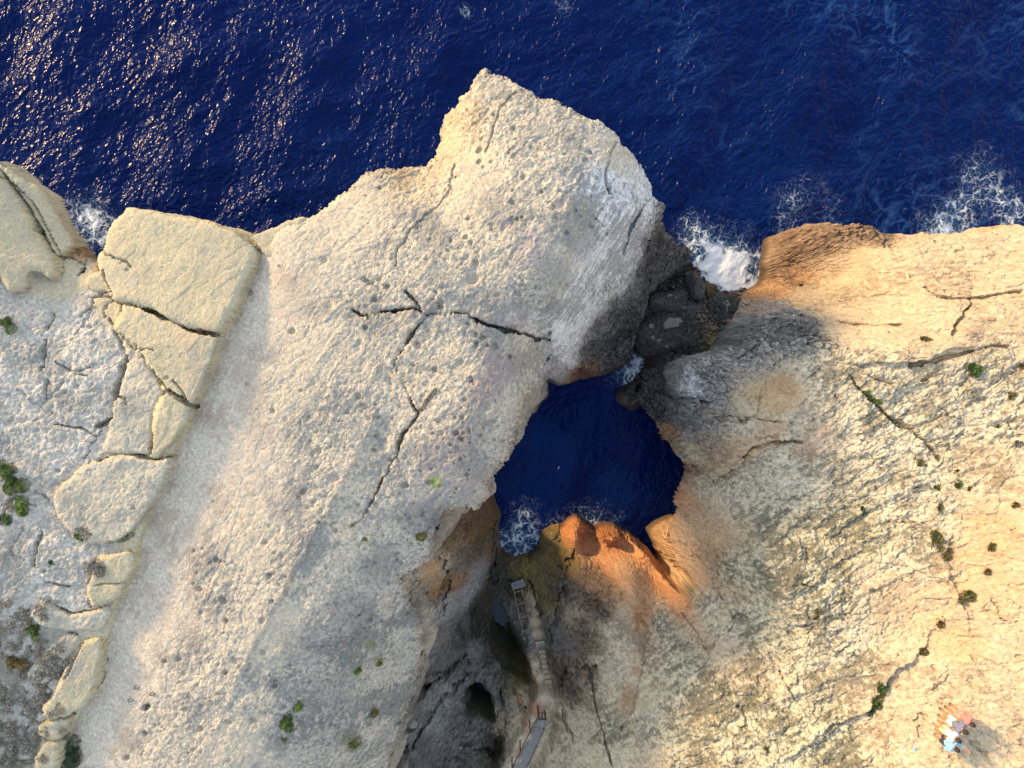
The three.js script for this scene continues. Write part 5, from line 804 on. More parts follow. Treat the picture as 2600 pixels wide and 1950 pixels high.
{
  // each tread: front edge row, left x, right x in the survey
  const rows = [[20, 1205, 1300], [80, 1218, 1302], [150, 1238, 1312], [215, 1250, 1326], [290, 1264, 1338], [360, 1274, 1368], [435, 1284, 1386], [510, 1278, 1392], [590, 1248, 1402], [655, 1226, 1412], [735, 1204, 1418], [800, 1190, 1426], [862, 1210, 1400]];
  const R = rng(3), y0 = 3.95, p0 = at3(Q5([1330, 450]), 4.8), o = thing('staircase', 'worn flight of cut stone steps between the landing slab and the red gate', 'staircase', p0);
  for (let k = 0; k + 1 < rows.length; k++) {
    const y = y0 + k * 0.165, [v0, a0, b0] = rows[k], [v1, a1, b1] = rows[k + 1];
    const pts = [[a0, v0 - 4], [(a0 + b0) / 2, v0 - 6 - 6 * R()], [b0, v0 - 8], [b1, v1 + 6], [(a1 + b1) / 2, v1 + 2], [a1, v1 + 8]].map(q => { const p = at3(Q5(q), y); return [p[0] - p0[0] + 0.015 * (R() - 0.5), p[2] - p0[2] + 0.015 * (R() - 0.5)]; });
    part('step', prism(pts.reverse(), y - 0.5 - p0[1], y - p0[1] + 0.02 * (R() - 0.5), 0.02), stone, o);
  }
  const y = 3.62, up = [[918, 1508], [1022, 1500], [1030, 1580], [935, 1590]], lo = [[946, 1588], [1028, 1580], [1036, 1650], [965, 1655]];
  part('step', prism(up.map(q => { const p = at3(Q4(q), y); return [p[0] - p0[0], p[2] - p0[2]]; }), y - 0.5 - p0[1], y - p0[1], 0.02), stone, o);
  part('step', prism(lo.map(q => { const p = at3(Q4(q), y + 0.16); return [p[0] - p0[0], p[2] - p0[2]]; }), y - 0.4 - p0[1], y + 0.16 - p0[1], 0.02), stone, o);
}
{
  const y = 3.5, c = [[880, 1385], [1006, 1372], [1028, 1470], [1015, 1490], [985, 1500], [930, 1512], [905, 1460]], p0 = at3(Q4([950, 1440]), y), o = thing('landing_slab', 'grey concrete landing with a yellow edge between ramp and steps', 'slab', p0), loc = (q, yy) => { const p = at3(Q4(q), yy); return [p[0] - p0[0], p[2] - p0[2]]; };
  part('slab', prism(c.map(q => loc(q, y)), -0.35, 0, 0.015), concrete, o);
  part('edge_strip', prism([[878, 1386], [1006, 1370], [1010, 1386], [884, 1402]].map(q => loc(q, y)), 0.004, 0.03, 0.006), yellow, o.children[0]);
  part('edge_strip', prism([[880, 1400], [894, 1398], [938, 1508], [926, 1514]].map(q => loc(q, y)), 0.004, 0.03, 0.006), yellow, o.children[0]);
}
{
  const p0 = at3([1330, 1910], 6.35), o = thing('walkway', 'smooth grey concrete walkway running out of the bottom of the view', 'walkway', p0), loc = (u, v, y) => { const p = at3([u, v], y); return [p[0] - p0[0], y - p0[1], p[2] - p0[2]]; };
  const rows = [[1357, 1382, 1846, 6.12], [1352, 1377, 1858, 6.15], [1338, 1366, 1884, 6.25], [1324, 1354, 1910, 6.36], [1310, 1342, 1936, 6.46], [1296, 1329, 1962, 6.56], [1262, 1296, 2024, 6.8]];
  const pos = [], idx = [], uv = []; rows.forEach(([a, b, v, y], k) => { for (let i = 0; i <= 6; i++) { const t = i / 6, p = loc(lerp(a, b, t), v + 6 * t, y); pos.push(p[0], p[1] + 0.03 * (1 - (2 * t - 1) ** 2), p[2]); uv.push(t, k * 0.6); } for (const [u] of [[a], [b]]) { const p = loc(u, v + (u === b ? 6 : 0), y); pos.push(p[0], p[1] - 0.4, p[2]); uv.push(0, k); } });
  for (let k = 0; k + 1 < rows.length; k++) { const a = k * 9, b = a + 9; for (let i = 0; i < 6; i++) idx.push(a + i, b + i, a + i + 1, a + i + 1, b + i, b + i + 1); idx.push(a, a + 7, b, b, a + 7, b + 7, a + 6, b + 6, a + 8, b + 6, b + 8, a + 8); }
  idx.push(0, 6, 7, 7, 6, 8);
  const g = new THREE.BufferGeometry(); g.setAttribute('position', new THREE.Float32BufferAttribute(pos, 3)); g.setAttribute('uv', new THREE.Float32BufferAttribute(uv, 2)); g.setIndex(idx); g.computeVertexNormals(); part('path_slab', g, concrete, o);
  part('edge_block', prism([[1192, 985], [1300, 980], [1296, 1070], [1250, 1110], [1160, 1080]].map(Q5).map(q => { const p = loc(q[0], q[1], 6.2); return [p[0], p[2]]; }), -0.6, -0.12, 0.03), concrete, o, 'rounded concrete block at the head of the walkway');
}
{
  const pts = [[1200, 930], [1085, 1150], [945, 1430], [830, 1659], [700, 1900]].map(Q5), ys = [6.15, 6.3, 6.45, 6.55, 6.8], p0 = at3(pts[1], 6.3), o = thing('handrail', 'dark red double handrail along the left of the concrete walkway', 'handrail', p0), loc = (q, y) => { const p = at3(q, y); return [p[0] - p0[0], p[1] - p0[1], p[2] - p0[2]]; };
  for (const h of [0.95, 0.5]) for (let k = 0; k + 1 < pts.length; k++) part('rail', bar(loc(pts[k], ys[k] + h), loc(pts[k + 1], ys[k + 1] + h), 0.026), rust, o);
  for (let k = 0; k < pts.length; k++) { const t = loc(pts[k], ys[k] + 1.0); part('post', bar(t, [t[0], t[1] - 1.7, t[2]], 0.03), rust, o); }
}
{
  const y = 6.05, c = [[1205, 880], [1305, 890], [1298, 985], [1210, 965]].map(Q5), p0 = at3(c[0], y), o = thing('gate', 'dark red barred gate standing open at the top of the stone steps', 'gate', p0), loc = (q, yy) => { const p = at3(q, yy); return [p[0] - p0[0], p[1] - p0[1], p[2] - p0[2]]; };
  const top = 1.05, A = loc(c[3], y + 1.0), B = loc(c[2], y + 1.0), C = loc(c[0], y + 0.2), D = loc(c[1], y + 0.2), mid = (p, q) => [0, 1, 2].map(k => (p[k] + q[k]) / 2);
  part('frame', mergeGeometries([bar(A, B, 0.024), bar(C, D, 0.024), bar(A, C, 0.024), bar(B, D, 0.024)]), rust, o); part('middle_bar', bar(mid(A, B), mid(C, D), 0.02), rust, o.children[0]);
  for (const p of [A, B]) part('post', bar(p, [p[0], p[1] - 1.6, p[2]], 0.028), rust, o);
}
{ const p0 = at3(Q4([770, 1420]), 3.2), o = thing('iron_bracket', 'thin bent iron bracket fixed to the rock beside the ladder foot', 'bracket', p0), loc = q => { const p = at3(Q4(q), 3.2); return [p[0] - p0[0], 0, p[2] - p0[2]]; }; part('rod', mergeGeometries([bar(loc([770, 1365]), loc([776, 1470]), 0.014), bar(loc([776, 1470]), loc([822, 1462]), 0.012), bar(loc([770, 1365]), [loc([770, 1365])[0], -0.8, loc([770, 1365])[2]], 0.012)]), iron, o); }

// ---- still water in the gully
const poolMat = new THREE.MeshPhysicalMaterial({ color: new THREE.Color().setRGB(0.012, 0.022, 0.035), roughness: 0.04, ior: 1.333 }); poolMat.name = 'pool_water';
function pool(label, uv, conv, y) { const p = uv.map(conv).map(([u, v]) => [toX(u, y), toZ(v, y)]), cx = p.reduce((s, q) => s + q[0], 0) / p.length, cz = p.reduce((s, q) => s + q[1], 0) / p.length; const o = thing('rock_pool', label, 'pool', [cx, y, cz], 'rock pools in the gully'); part('water', prism(p.map(([x, z]) => [x - cx, z - cz]), -0.3, 0, 0.005), poolMat, o); }
pool('dark blue rock pool beside the ladder in the gully', [[985, 588], [1060, 612], [1085, 690], [1085, 745], [1045, 775], [1000, 740], [945, 700], [945, 640]], zc, 1.05);
pool('small grey-blue pool between the gully mouth and the grating', [[972, 442], [1010, 432], [1034, 480], [1015, 508], [982, 500]], zc, 0.78);
pool('deep dark green pool inside the large round hole low in the gully', [[850, 1130], [930, 1140], [1005, 1230], [1010, 1350], [980, 1390], [890, 1360], [820, 1320], [780, 1230]], zc, 1.35);

// ---- iron mooring hooks set in the pale rock
for (const [u, v, label] of [[348, 1745, 'dark iron hook set in pale rock, uppermost of the four'], [389, 1761, 'dark iron hook set in pale rock, rightmost of the four'], [333, 1777, 'dark iron hook set in pale rock, leftmost of the four'], [377, 1797, 'dark iron hook set in pale rock, lowest of the four']]) {
  const p = ground(u, v), o = thing('iron_hook', label, 'hook', [p[0], p[1] - 0.02, p[2]], 'iron hooks in the rock'), k = pxAt(p[1]);
  const curve = new THREE.CatmullRomCurve3([[-1.6, -0.05, -4.5], [-2, 0.08, -4.2], [-5, 0.1, -1.8], [-6, 0.1, 0.6], [-4, 0.1, 2.6], [0, 0.1, 2.6], [6.5, 0.09, -0.4], [7.2, -0.05, -0.6]].map(q => new THREE.Vector3(q[0] * k, q[1], q[2] * k)));
  part('bent_bar', new THREE.TubeGeometry(curve, 40, 0.017, 7), iron, o);
}

// ---- plants
const leafTone = { green: [[0.06, 0.12, 0.02], [0.13, 0.19, 0.04]], dark: [[0.03, 0.075, 0.035], [0.06, 0.11, 0.04]], olive: [[0.14, 0.145, 0.04], [0.23, 0.20, 0.06]], rusty: [[0.22, 0.14, 0.035], [0.15, 0.13, 0.03]], grey: [[0.30, 0.28, 0.23], [0.20, 0.19, 0.15]], bright: [[0.12, 0.21, 0.03], [0.17, 0.26, 0.05]] };
const leafMat = new THREE.MeshStandardMaterial({ vertexColors: true, roughness: 0.8, side: THREE.DoubleSide }); leafMat.name = 'leaves';
const stemMat = grain(11, [0.16, 0.11, 0.06], [0.09, 0.06, 0.035], 6, 0.9);
function leaves(seed, rx, rz, h, tone, count) {
  const R = rng(seed), pos = [], col = [], idx = [], [A, B] = leafTone[tone]; let c = 0;
  const lobes = [...Array(3 + Math.floor(R() * 4))].map(() => [(R() - 0.5) * 1.5, (R() - 0.5) * 1.5, 0.25 + 0.4 * R()]);
  for (let i = 0; i < count; i++) {
    const L = lobes[Math.floor(R() * lobes.length)], a = R() * 6.283, q = Math.pow(R(), 0.7) * 1.25, bx = (L[0] + Math.cos(a) * q * L[2]) * rx, bz = (L[1] + Math.sin(a) * q * L[2]) * rz, top = h * Math.max(0.12, 1 - 0.7 * q * q) * (0.5 + 0.5 * R()) * (0.6 + 0.6 * L[2]);
    const len = 0.045 + 0.05 * R(), w = 0.012 + 0.012 * R(), da = a + (R() - 0.5) * 1.6, tilt = 0.25 + 0.9 * R(), dx = Math.cos(da) * Math.cos(tilt), dy = Math.sin(tilt), dz = Math.sin(da) * Math.cos(tilt), sx = -Math.sin(da) * w, sz = Math.cos(da) * w;
    const t = clamp(R() * 0.8 + 0.2 * R()), v = 0.75 + 0.5 * R(); const cr = lerp(A[0], B[0], t) * v, cg = lerp(A[1], B[1], t) * v, cbl = lerp(A[2], B[2], t) * v;
    pos.push(bx, top, bz, bx + dx * len * 0.55 + sx, top + dy * len * 0.55, bz + dz * len * 0.55 + sz, bx + dx * len * 0.55 - sx, top + dy * len * 0.55, bz + dz * len * 0.55 - sz, bx + dx * len, top + dy * len * 0.85, bz + dz * len);
    for (let k = 0; k < 4; k++) col.push(cr, cg, cbl); idx.push(c, c + 1, c + 2, c + 1, c + 3, c + 2); c += 4;
  }
  const g = new THREE.BufferGeometry(); g.setAttribute('position', new THREE.Float32BufferAttribute(pos, 3)); g.setAttribute('color', new THREE.Float32BufferAttribute(col, 3)); g.setIndex(idx); g.computeVertexNormals(); return g;
}
function stems(seed, rx, rz, h) { const R = rng(seed + 9), gs = []; for (let i = 0; i < 9; i++) { const a = R() * 6.283, q = 0.3 + 0.6 * R(); gs.push(bar([0, -0.05, 0], [Math.cos(a) * q * rx, h * (0.3 + 0.4 * R()), Math.sin(a) * q * rz], 0.006, 5)); } return mergeGeometries(gs); }
const PLANTS = [ // u, v, radius px, [stretch], tone, label
  [113, 592, 11, 1, 'green', 'small green tuft in the groove of the uppermost left slab'],
  [380, 782, 14, 0.8, 'green', 'green tuft in the crack below the big cream slab'],
  [213, 692, 10, 1, 'dark', 'dark tuft left of the big cream slab'],
  [15, 828, 19, 1, 'green', 'round green bush at the left edge, level with the big crack'],
  [14, 1195, 24, 1, 'green', 'upper clump of the green bush row at the left edge'],
  [38, 1238, 30, 1, 'green', 'widest clump of the green bush row at the left edge'],
  [52, 1282, 24, 1, 'bright', 'bright green lowest clump of the green bush row at the left edge'],
  [8, 1322, 18, 1, 'green', 'green clump just below the bush row, touching the left edge'],
  [203, 1362, 12, 1, 'green', 'small green tuft under the big rounded white slab'],
  [248, 1448, 14, 1.2, 'grey', 'grey-green tuft above the cream slab beside the sandy floor'],
  [130, 1432, 8, 1, 'dark', 'small dark tuft among white slabs at lower left'],
  [79, 1606, 22, 1, 'green', 'round green bush between white rocks at lower left'],
  [45, 1680, 26, 0.8, 'rusty', 'yellowish low bush in the dry scrub at lower left'],
  [180, 1912, 38, 1.4, 'dark', 'large dark green bush against the lowest slab at the bottom left'],
  [757, 1790, 12, 1.3, 'bright', 'bright green upper tip of the plant in the rock cleft near the bottom'],
  [730, 1822, 24, 1.4, 'green', 'long green plant in the rock cleft near the bottom'],
  [721, 1877, 15, 1, 'olive', 'olive tuft just below the rock cleft near the bottom'],
  [1066, 1355, 16, 0.9, 'olive', 'olive tuft in a hollow above the brown gully wall'],
  [924, 1373, 7, 1, 'bright', 'tiny bright green tuft on the pitted headland'],
  [960, 1682, 12, 0.8, 'olive', 'olive tuft on the grey flank left of the gully'],
  [907, 1702, 10, 0.8, 'green', 'small green tuft on the grey flank left of the gully'],
  [940, 1808, 18, 1, 'olive', 'round olive cushion on the rim above the gully holes'],
  [900, 1882, 18, 1.2, 'olive', 'olive cushion near the bottom edge on the grey flank'],
  [2351, 860, 16, 0.8, 'rusty', 'rusty brown bush on the bright orange slope'],
  [2472, 945, 26, 0.8, 'green', 'large green bush below the orange slope at right'],
  [2203, 992, 11, 0.8, 'bright', 'upper tuft of the bright green row in the diagonal crack'],
  [2215, 1005, 12, 0.8, 'bright', 'middle tuft of the bright green row in the diagonal crack'],
  [2228, 1018, 11, 0.8, 'bright', 'lower tuft of the bright green row in the diagonal crack'],
  [2594, 938, 16, 1, 'rusty', 'rusty bush cut by the right edge of the view'],
  [2570, 1003, 13, 1.3, 'rusty', 'yellowish tuft beside white rock near the right edge'],
  [2338, 1178, 16, 0.8, 'olive', 'olive tuft in the middle of the right slope, left of the pale patch'],
  [2388, 1236, 15, 1, 'green', 'green tuft left of two at the foot of the pale patch'],
  [2433, 1231, 14, 0.8, 'green', 'green tuft right of two at the foot of the pale patch'],
  [2433, 1196, 11, 1, 'green', 'green tuft on top of the pale patch on the right slope'],
  [2466, 1240, 9, 0.8, 'olive', 'small olive tuft right of the two at the foot of the pale patch'],
  [2540, 1080, 12, 0.8, 'olive', 'olive tuft at right, below the yellowish one beside white rock'],
  [2408, 1128, 13, 1.2, 'olive', 'sparse olive tuft right of the diagonal crack'],
  [2585, 1132, 15, 1, 'grey', 'greyish bush near the right edge, halfway up the view'],
  [2370, 1378, 30, 1, 'olive', 'big round olive cushion beside a pale hollow on the right slope'],
  [2410, 1408, 15, 1.2, 'rusty', 'brown tuft beside the big round olive cushion'],
  [2080, 1558, 16, 1.1, 'olive', 'lone olive tuft on the grey-green part of the slope'],
  [2457, 1515, 27, 0.7, 'olive', 'wide olive bush on the warm ground at right'],
  [2515, 1390, 17, 0.8, 'olive', 'sparse olive tuft in the orange ground at right'],
  [2508, 1452, 14, 0.7, 'rusty', 'brown tuft just above the wide olive bush at right'],
  [2580, 1282, 14, 1, 'rusty', 'rusty tuft near the right edge above the warm ground'],
  [2389, 1577, 14, 1.1, 'rusty', 'rusty tuft at the upper end of the pale ledge'],
  [2350, 1655, 15, 0.7, 'rusty', 'rusty tuft halfway down the pale ledge'],
  [2238, 1748, 18, 1.2, 'green', 'topmost of four green clumps at the foot of the pale ledge'],
  [2238, 1770, 20, 1, 'olive', 'second of four green clumps at the foot of the pale ledge'],
  [2228, 1790, 18, 1, 'green', 'third of four green clumps at the foot of the pale ledge'],
  [2216, 1808, 12, 1.2, 'dark', 'lowest and darkest of four green clumps at the foot of the pale ledge'],
  [2385, 1290, 11, 1, 'olive', 'small olive tuft above the big round olive cushion'],
  [2192, 1294, 10, 1.2, 'dark', 'small dark tuft left of the big round olive cushion'],
  [1946, 1898, 14, 0.8, 'olive', 'olive tuft near the bottom edge on the right slope'],
];
PLANTS.forEach(([u, v, r, st, tone, label], i) => {
  const p = ground(u, v), k = r * pxAt(p[1]) * (u > 1900 ? 0.86 : 0.95), o = thing(r > 17 ? 'bush' : 'plant_tuft', label, r > 17 ? 'bush' : 'plant', [p[0], p[1] - 0.03, p[2]], 'wild plants on the rocks'); o.rotation.y = i * 1.7 * (st === 1 ? 1 : 0) - (st > 1 ? 0.5 : 0);
  part('foliage', leaves(100 + i, k / 1.05, k * st / 1.05, k * 0.75, tone, Math.round(260 + k * k * 9000)), leafMat, o); part('stem', stems(100 + i, k, k * st, k * 0.6), stemMat, o);
});
{ // dry grey scrub that blurs into one mass along the left edge
  const R = rng(8), g = leaves(900, 0.16, 0.16, 0.13, 'grey', 130), n = 220, m = new THREE.InstancedMesh(g, leafMat, n), M = new THREE.Matrix4(); let c = 0;
  const spots = [[40, 1720, 100], [60, 1850, 110], [20, 1590, 60], [110, 1690, 60], [30, 1920, 80], [20, 1260, 50], [90, 1560, 40], [215, 1340, 26], [245, 1440, 22]];
  while (c < n) { const s = spots[Math.floor(R() * (R() < 0.75 ? 5 : spots.length))], a = R() * 6.283, q = Math.sqrt(R()) * s[2], p = ground(s[0] + Math.cos(a) * q, s[1] + Math.sin(a) * q), z = 0.7 + R() * 0.9; M.makeRotationY(R() * 6.283); M.scale(new THREE.Vector3(z, z * 0.8, z)); M.setPosition(p[0], p[1] - 0.03, p[2]); m.setMatrixAt(c++, M); }
  m.name = 'dry_scrub'; m.castShadow = m.receiveShadow = true; m.userData = { kind: 'stuff', label: 'dry grey-brown scrub between the rocks at lower left', category: 'scrub' }; scene.add(m);
}

{ // loose stones at the foot of ledges and on the bare floor beside the slabs
  const R = rng(55), g = boulderGeometry(77, 1, 0.7, 0.8, 0.12, [[0.56, 0.5, 0.39], [0.38, 0.35, 0.29]], 0.2), small = new THREE.IcosahedronGeometry(1, 2), sp = small.attributes.position; for (let i = 0; i < sp.count; i++) { const x = sp.getX(i), y = sp.getY(i), z = sp.getZ(i), k = 1 + 0.3 * noise(x * 1.7 + 3, z * 1.7 + y * 1.3) + 0.15 * noise(x * 4 + y, z * 4); sp.setXYZ(i, x * k, y * k * 0.65, z * k * 0.8); } small.computeVertexNormals(); g.dispose();
  const lines = [[[655, 650], [560, 870], [430, 1180], [350, 1400], [280, 1580], [230, 1780], [160, 1930]], [[2440, 1550], [2330, 1670], [2245, 1740], [2215, 1810], [2100, 1860], [1970, 1960]], [[2320, 930], [2150, 930], [2060, 890]], [[2500, 1600], [2420, 1750], [2300, 1900]], [[980, 1120], [900, 1280], [800, 1450], [700, 1650]], [[2070, 1115], [1900, 1170], [1780, 1290]], [[60, 900], [150, 1120], [120, 1400], [100, 1650]], [[1560, 1700], [1620, 1900]]];
  const n = 420, m = new THREE.InstancedMesh(small, grain(15, [0.6, 0.53, 0.41], [0.42, 0.38, 0.31], 5, 0.95), n), M = new THREE.Matrix4();
  for (let i = 0; i < n; i++) { const L = lines[Math.floor(R() * lines.length)], k = Math.floor(R() * (L.length - 1)), t = R(), sc = (R() + R() + R() - 1.5) * 55, p = ground(lerp(L[k][0], L[k + 1][0], t) + sc + 8, lerp(L[k][1], L[k + 1][1], t) + (R() - 0.5) * 40), z = 0.018 + 0.07 * Math.pow(R(), 3.5); M.makeRotationY(R() * 6.283); M.scale(new THREE.Vector3(z, z, z)); M.setPosition(p[0], p[1] + z * 0.25, p[2]); m.setMatrixAt(i, M); }
  m.name = 'loose_stones'; m.castShadow = m.receiveShadow = true; m.userData = { kind: 'stuff', label: 'loose small stones scattered at the foot of the ledges', category: 'stones' }; scene.add(m);
}
// ---- small litter
{ const p = ground(2323, 1901), o = thing('plastic_lid', 'small pale blue plastic lid on the ground left of the people', 'lid', [p[0], p[1] + 0.02, p[2]]); const pts = [[0, 0.03], [0.07, 0.03], [0.085, 0.02], [0.09, -0.03], [0.08, -0.03]].map(q => new THREE.Vector2(...q)); part('lid', new THREE.LatheGeometry(pts, 24), grain(13, [0.33, 0.5, 0.8], [0.42, 0.58, 0.82], 4, 0.4), o); }
for (const [u, v, r, label] of [[1171, 1899, 0.07, 'small white pebble on the gully floor near the bottom edge'], [626, 757, 0.05, 'tiny white pebble at the foot of the big cream slab'], [1230, 1556, 0.001, '']]) if (label) { const p = ground(u, v), o = thing('pebble', label, 'pebble', [p[0], p[1], p[2]]); part('stone', boulderGeometry(Math.round(u), r, r * 0.6, r * 0.8, 0.08, [[0.8, 0.8, 0.78], [0.7, 0.7, 0.68]], 0), boulderMat, o); }
for (const [u, v, rp, label] of [[1048, 1837, 13, 'round pale grey stone lying in the gully hollow at left'], [1026, 1905, 15, 'dark grey stone wedged against the gully wall at the bottom left'], [897, 1178, 9, 'small rounded stone on the headland beside the long lower crack']]) { const p = ground(u, v), k = rp * pxAt(p[1]), o = thing('stone', label, 'stone', [p[0], p[1] + k * 0.15, p[2]]); part('rock', boulderGeometry(Math.round(v), k, k * 0.6, k, 0.06, rp === 15 ? GREY : [[0.34, 0.33, 0.31], [0.24, 0.23, 0.21]], 0.1), boulderMat, o); }

// ---- four people standing close together for a picture
{
  const facing = Math.atan2(1, 0.78);                // towards the lower right
  const skinMat = new THREE.MeshStandardMaterial({ color: new THREE.Color().setRGB(0.42, 0.22, 0.13), roughness: 0.6 }); skinMat.name = 'skin';
  const cloth = (seed, a) => grain(seed, a, a.map(c => c * 0.82), 8, 0.9, 0.003);
  const hairMat = grain(30, [0.05, 0.028, 0.015], [0.025, 0.014, 0.01], 14, 0.6, 0.004), shoeW = cloth(31, [0.75, 0.74, 0.72]), shoeD = cloth(32, [0.12, 0.09, 0.08]);
  function person(u, v, label, o) {
    const p = ground(u, v), g = thing('person', label, 'person', [p[0], p[1] - 0.01, p[2]], 'people posing together'); g.rotation.y = facing + (o.turn || 0); const S = o.h / 1.7; g.scale.setScalar(S);
    const lean = o.lean || 0, J = { pel: [0, 0.93, 0], waist: [0, 1.08, 0.01], chest: [lean * 0.5, 1.27, 0.01], neck: [lean * 0.8, 1.44, 0], head: [lean + 0.0, 1.60, 0.03] };
    for (const s of [-1, 1]) { const n = s < 0 ? 'R' : 'L'; J['sh' + n] = [s * 0.165 + lean * 0.7, 1.38, 0]; const arm = o[n] || [[s * 0.23, 1.13, -0.02], [s * 0.24, 0.90, 0.08]]; J['el' + n] = arm[0]; J['wr' + n] = arm[1]; J['hip' + n] = [s * 0.085, 0.88, 0]; const st = (o.step || 0) * s; J['kn' + n] = [s * 0.10, 0.49, 0.03 + st * 0.6]; J['an' + n] = [s * 0.11, 0.08, -0.02 + st]; J['toe' + n] = [s * 0.125, 0.035, 0.15 + st]; }
    const torso = (x, y, z, e) => { let d = cone(x, y, z * 1.35, J.pel, J.waist, 0.135 + e, 0.125 + e); d = smin(d, cone(x, y, z * 1.3, J.waist, J.chest, 0.125 + e, 0.145 + e), 0.06); d = smin(d, cone(x, y, z, J.shR, J.shL, 0.07 + e, 0.07 + e), 0.08); return d; };
    const arm = (x, y, z, n, e, t = 1) => { const el = J['el' + n], wr = J['wr' + n], end = [0, 1, 2].map(k => lerp(el[k], wr[k], clamp(t - 1))), mid = t < 1 ? [0, 1, 2].map(k => lerp(J['sh' + n][k], el[k], t)) : el; let d = cone(x, y, z, J['sh' + n], mid, 0.055 + e, lerp(0.055, 0.042, Math.min(1, t)) + e); if (t > 1) d = smin(d, cone(x, y, z, el, end, 0.042 + e, 0.03 + e), 0.02); return d; };
    const leg = (x, y, z, n, e) => { let d = cone(x, y, z, J['hip' + n], J['kn' + n], 0.085 + e, 0.055 + e); d = smin(d, cone(x, y, z, J['kn' + n], [J['an' + n][0], 0.30, lerp(J['an' + n][2], J['kn' + n][2], 0.5) - 0.015], 0.052 + e, 0.053 + e), 0.03); return smin(d, cone(x, y, z, [J['an' + n][0], 0.30, lerp(J['an' + n][2], J['kn' + n][2], 0.5) - 0.015], J['an' + n], 0.053 + e, 0.036 + e), 0.03); };
    const head = (x, y, z, e) => { const H = J.head; let d = Math.hypot((x - H[0]) / 0.078, (y - H[1] - 0.02) / 0.105, (z - H[2] + 0.005) / 0.095) - 1; d = d * 0.085 - e; d = smin(d, Math.hypot((x - H[0]) / 0.9, y - H[1] + 0.055, z - H[2] - 0.03) - 0.055 - e, 0.05); d = smin(d, cone(x, y, z, [H[0], H[1] + 0.01, H[2] + 0.09], [H[0], H[1] - 0.025, H[2] + 0.108], 0.010, 0.016), 0.02); for (const s of [-1, 1]) { d = smin(d, Math.hypot((x - H[0] - s * 0.082) * 1.6, y - H[1], (z - H[2] + 0.005) * 1.1) - 0.026, 0.012); d = Math.max(d, -(Math.hypot(x - H[0] - s * 0.032, y - H[1] - 0.012, z - H[2] - 0.1) - 0.012)); } d = Math.max(d, -(Math.hypot((x - H[0]) * 0.5, (y - H[1] + 0.06) * 1.6, z - H[2] - 0.1) - 0.012)); return d; };
    const foot = (x, y, z, n, e) => Math.max(smin(cone(x, y, z, J['an' + n], [J['toe' + n][0], 0.045, J['toe' + n][2] - 0.05], 0.04 + e, 0.042 + e), cone(x, y, z, [J['an' + n][0], 0.04, J['an' + n][2] - 0.03], J['toe' + n], 0.04 + e, 0.035 + e), 0.03), -y);
    const body = (x, y, z) => { let d = torso(x, y, z, 0); d = smin(d, cone(x, y, z, J.neck, J.head, 0.052, 0.05), 0.04); d = smin(d, head(x, y, z, 0), 0.02); for (const n of ['R', 'L']) { d = smin(d, arm(x, y, z, n, 0, 2), 0.04); d = smin(d, leg(x, y, z, n, 0), 0.05); d = smin(d, foot(x, y, z, n, 0), 0.02); } return d; };
    const reach = Math.max(0.4, ...['R', 'L'].flatMap(n => [Math.abs(J['wr' + n][0]), Math.abs(J['wr' + n][2])])) + 0.12, lo = [-reach, -0.03, -reach], hi = [reach, 1.82, reach];
    const gs = [skin(body, lo, hi, 0.016)];
    for (const n of ['R', 'L']) {                      // palm, four fingers and a thumb
      const w = J['wr' + n], e = J['el' + n], ax = new THREE.Vector3(w[0] - e[0], w[1] - e[1], w[2] - e[2]).normalize(), side = new THREE.Vector3(ax.z, 0, -ax.x); if (side.length() < 0.1) side.set(0, 0, 1); side.normalize(); const nrm = new THREE.Vector3().crossVectors(ax, side), P = (a, s, q) => [w[0] + ax.x * a + side.x * s + nrm.x * q, w[1] + ax.y * a + side.y * s + nrm.y * q, w[2] + ax.z * a + side.z * s + nrm.z * q];
      const bones = [[P(0, 0, 0), P(0.07, 0.018, 0), 0.022, 0.018], [P(0, 0, 0), P(0.07, -0.018, 0), 0.022, 0.018]];
      [[-0.03, 0.055], [-0.01, 0.07], [0.011, 0.066], [0.031, 0.05]].forEach(([s, l]) => { bones.push([P(0.07, s, 0), P(0.07 + l * 0.55, s * 1.1, 0.008), 0.0095, 0.009], [P(0.07 + l * 0.55, s * 1.1, 0.008), P(0.07 + l, s * 1.1, 0.028), 0.009, 0.0075]); });
      bones.push([P(0.02, 0.03, 0), P(0.05, 0.055, 0.012), 0.012, 0.0105], [P(0.05, 0.055, 0.012), P(0.078, 0.06, 0.022), 0.0105, 0.009]);
      gs.push(skin((x, y, z) => { let d = 9; for (const b of bones) d = smin(d, cone(x, y, z, b[0], b[1], b[2], b[3]), 0.007); return d; }, w.map(c => c - 0.17), w.map(c => c + 0.17), 0.006));
    }
    const bodyMesh = part('body', mergeGeometries(gs), skinMat, g);
    const sl = o.sleeve || 0.75;
    part('shirt', skin((x, y, z) => { let d = torso(x, y, z, 0.014); for (const n of ['R', 'L']) d = smin(d, arm(x, y, z, n, 0.014, sl), 0.03); return Math.max(d, 0.9 + 0.03 * noise(x * 12, z * 12) - y, y - 1.455 + 0.2 * Math.max(0, z)); }, lo, hi, 0.017), o.shirt, g);
    part('shorts', skin((x, y, z) => { let d = Math.min(leg(x, y, z, 'R', 0.024), leg(x, y, z, 'L', 0.024)); d = smin(d, torso(x, y, z, 0.012), 0.04); return Math.max(d, (o.hem || 0.55) - y, y - 1.0); }, [-0.4, 0.3, -0.4], [0.4, 1.1, 0.4], 0.017), o.shorts, g);
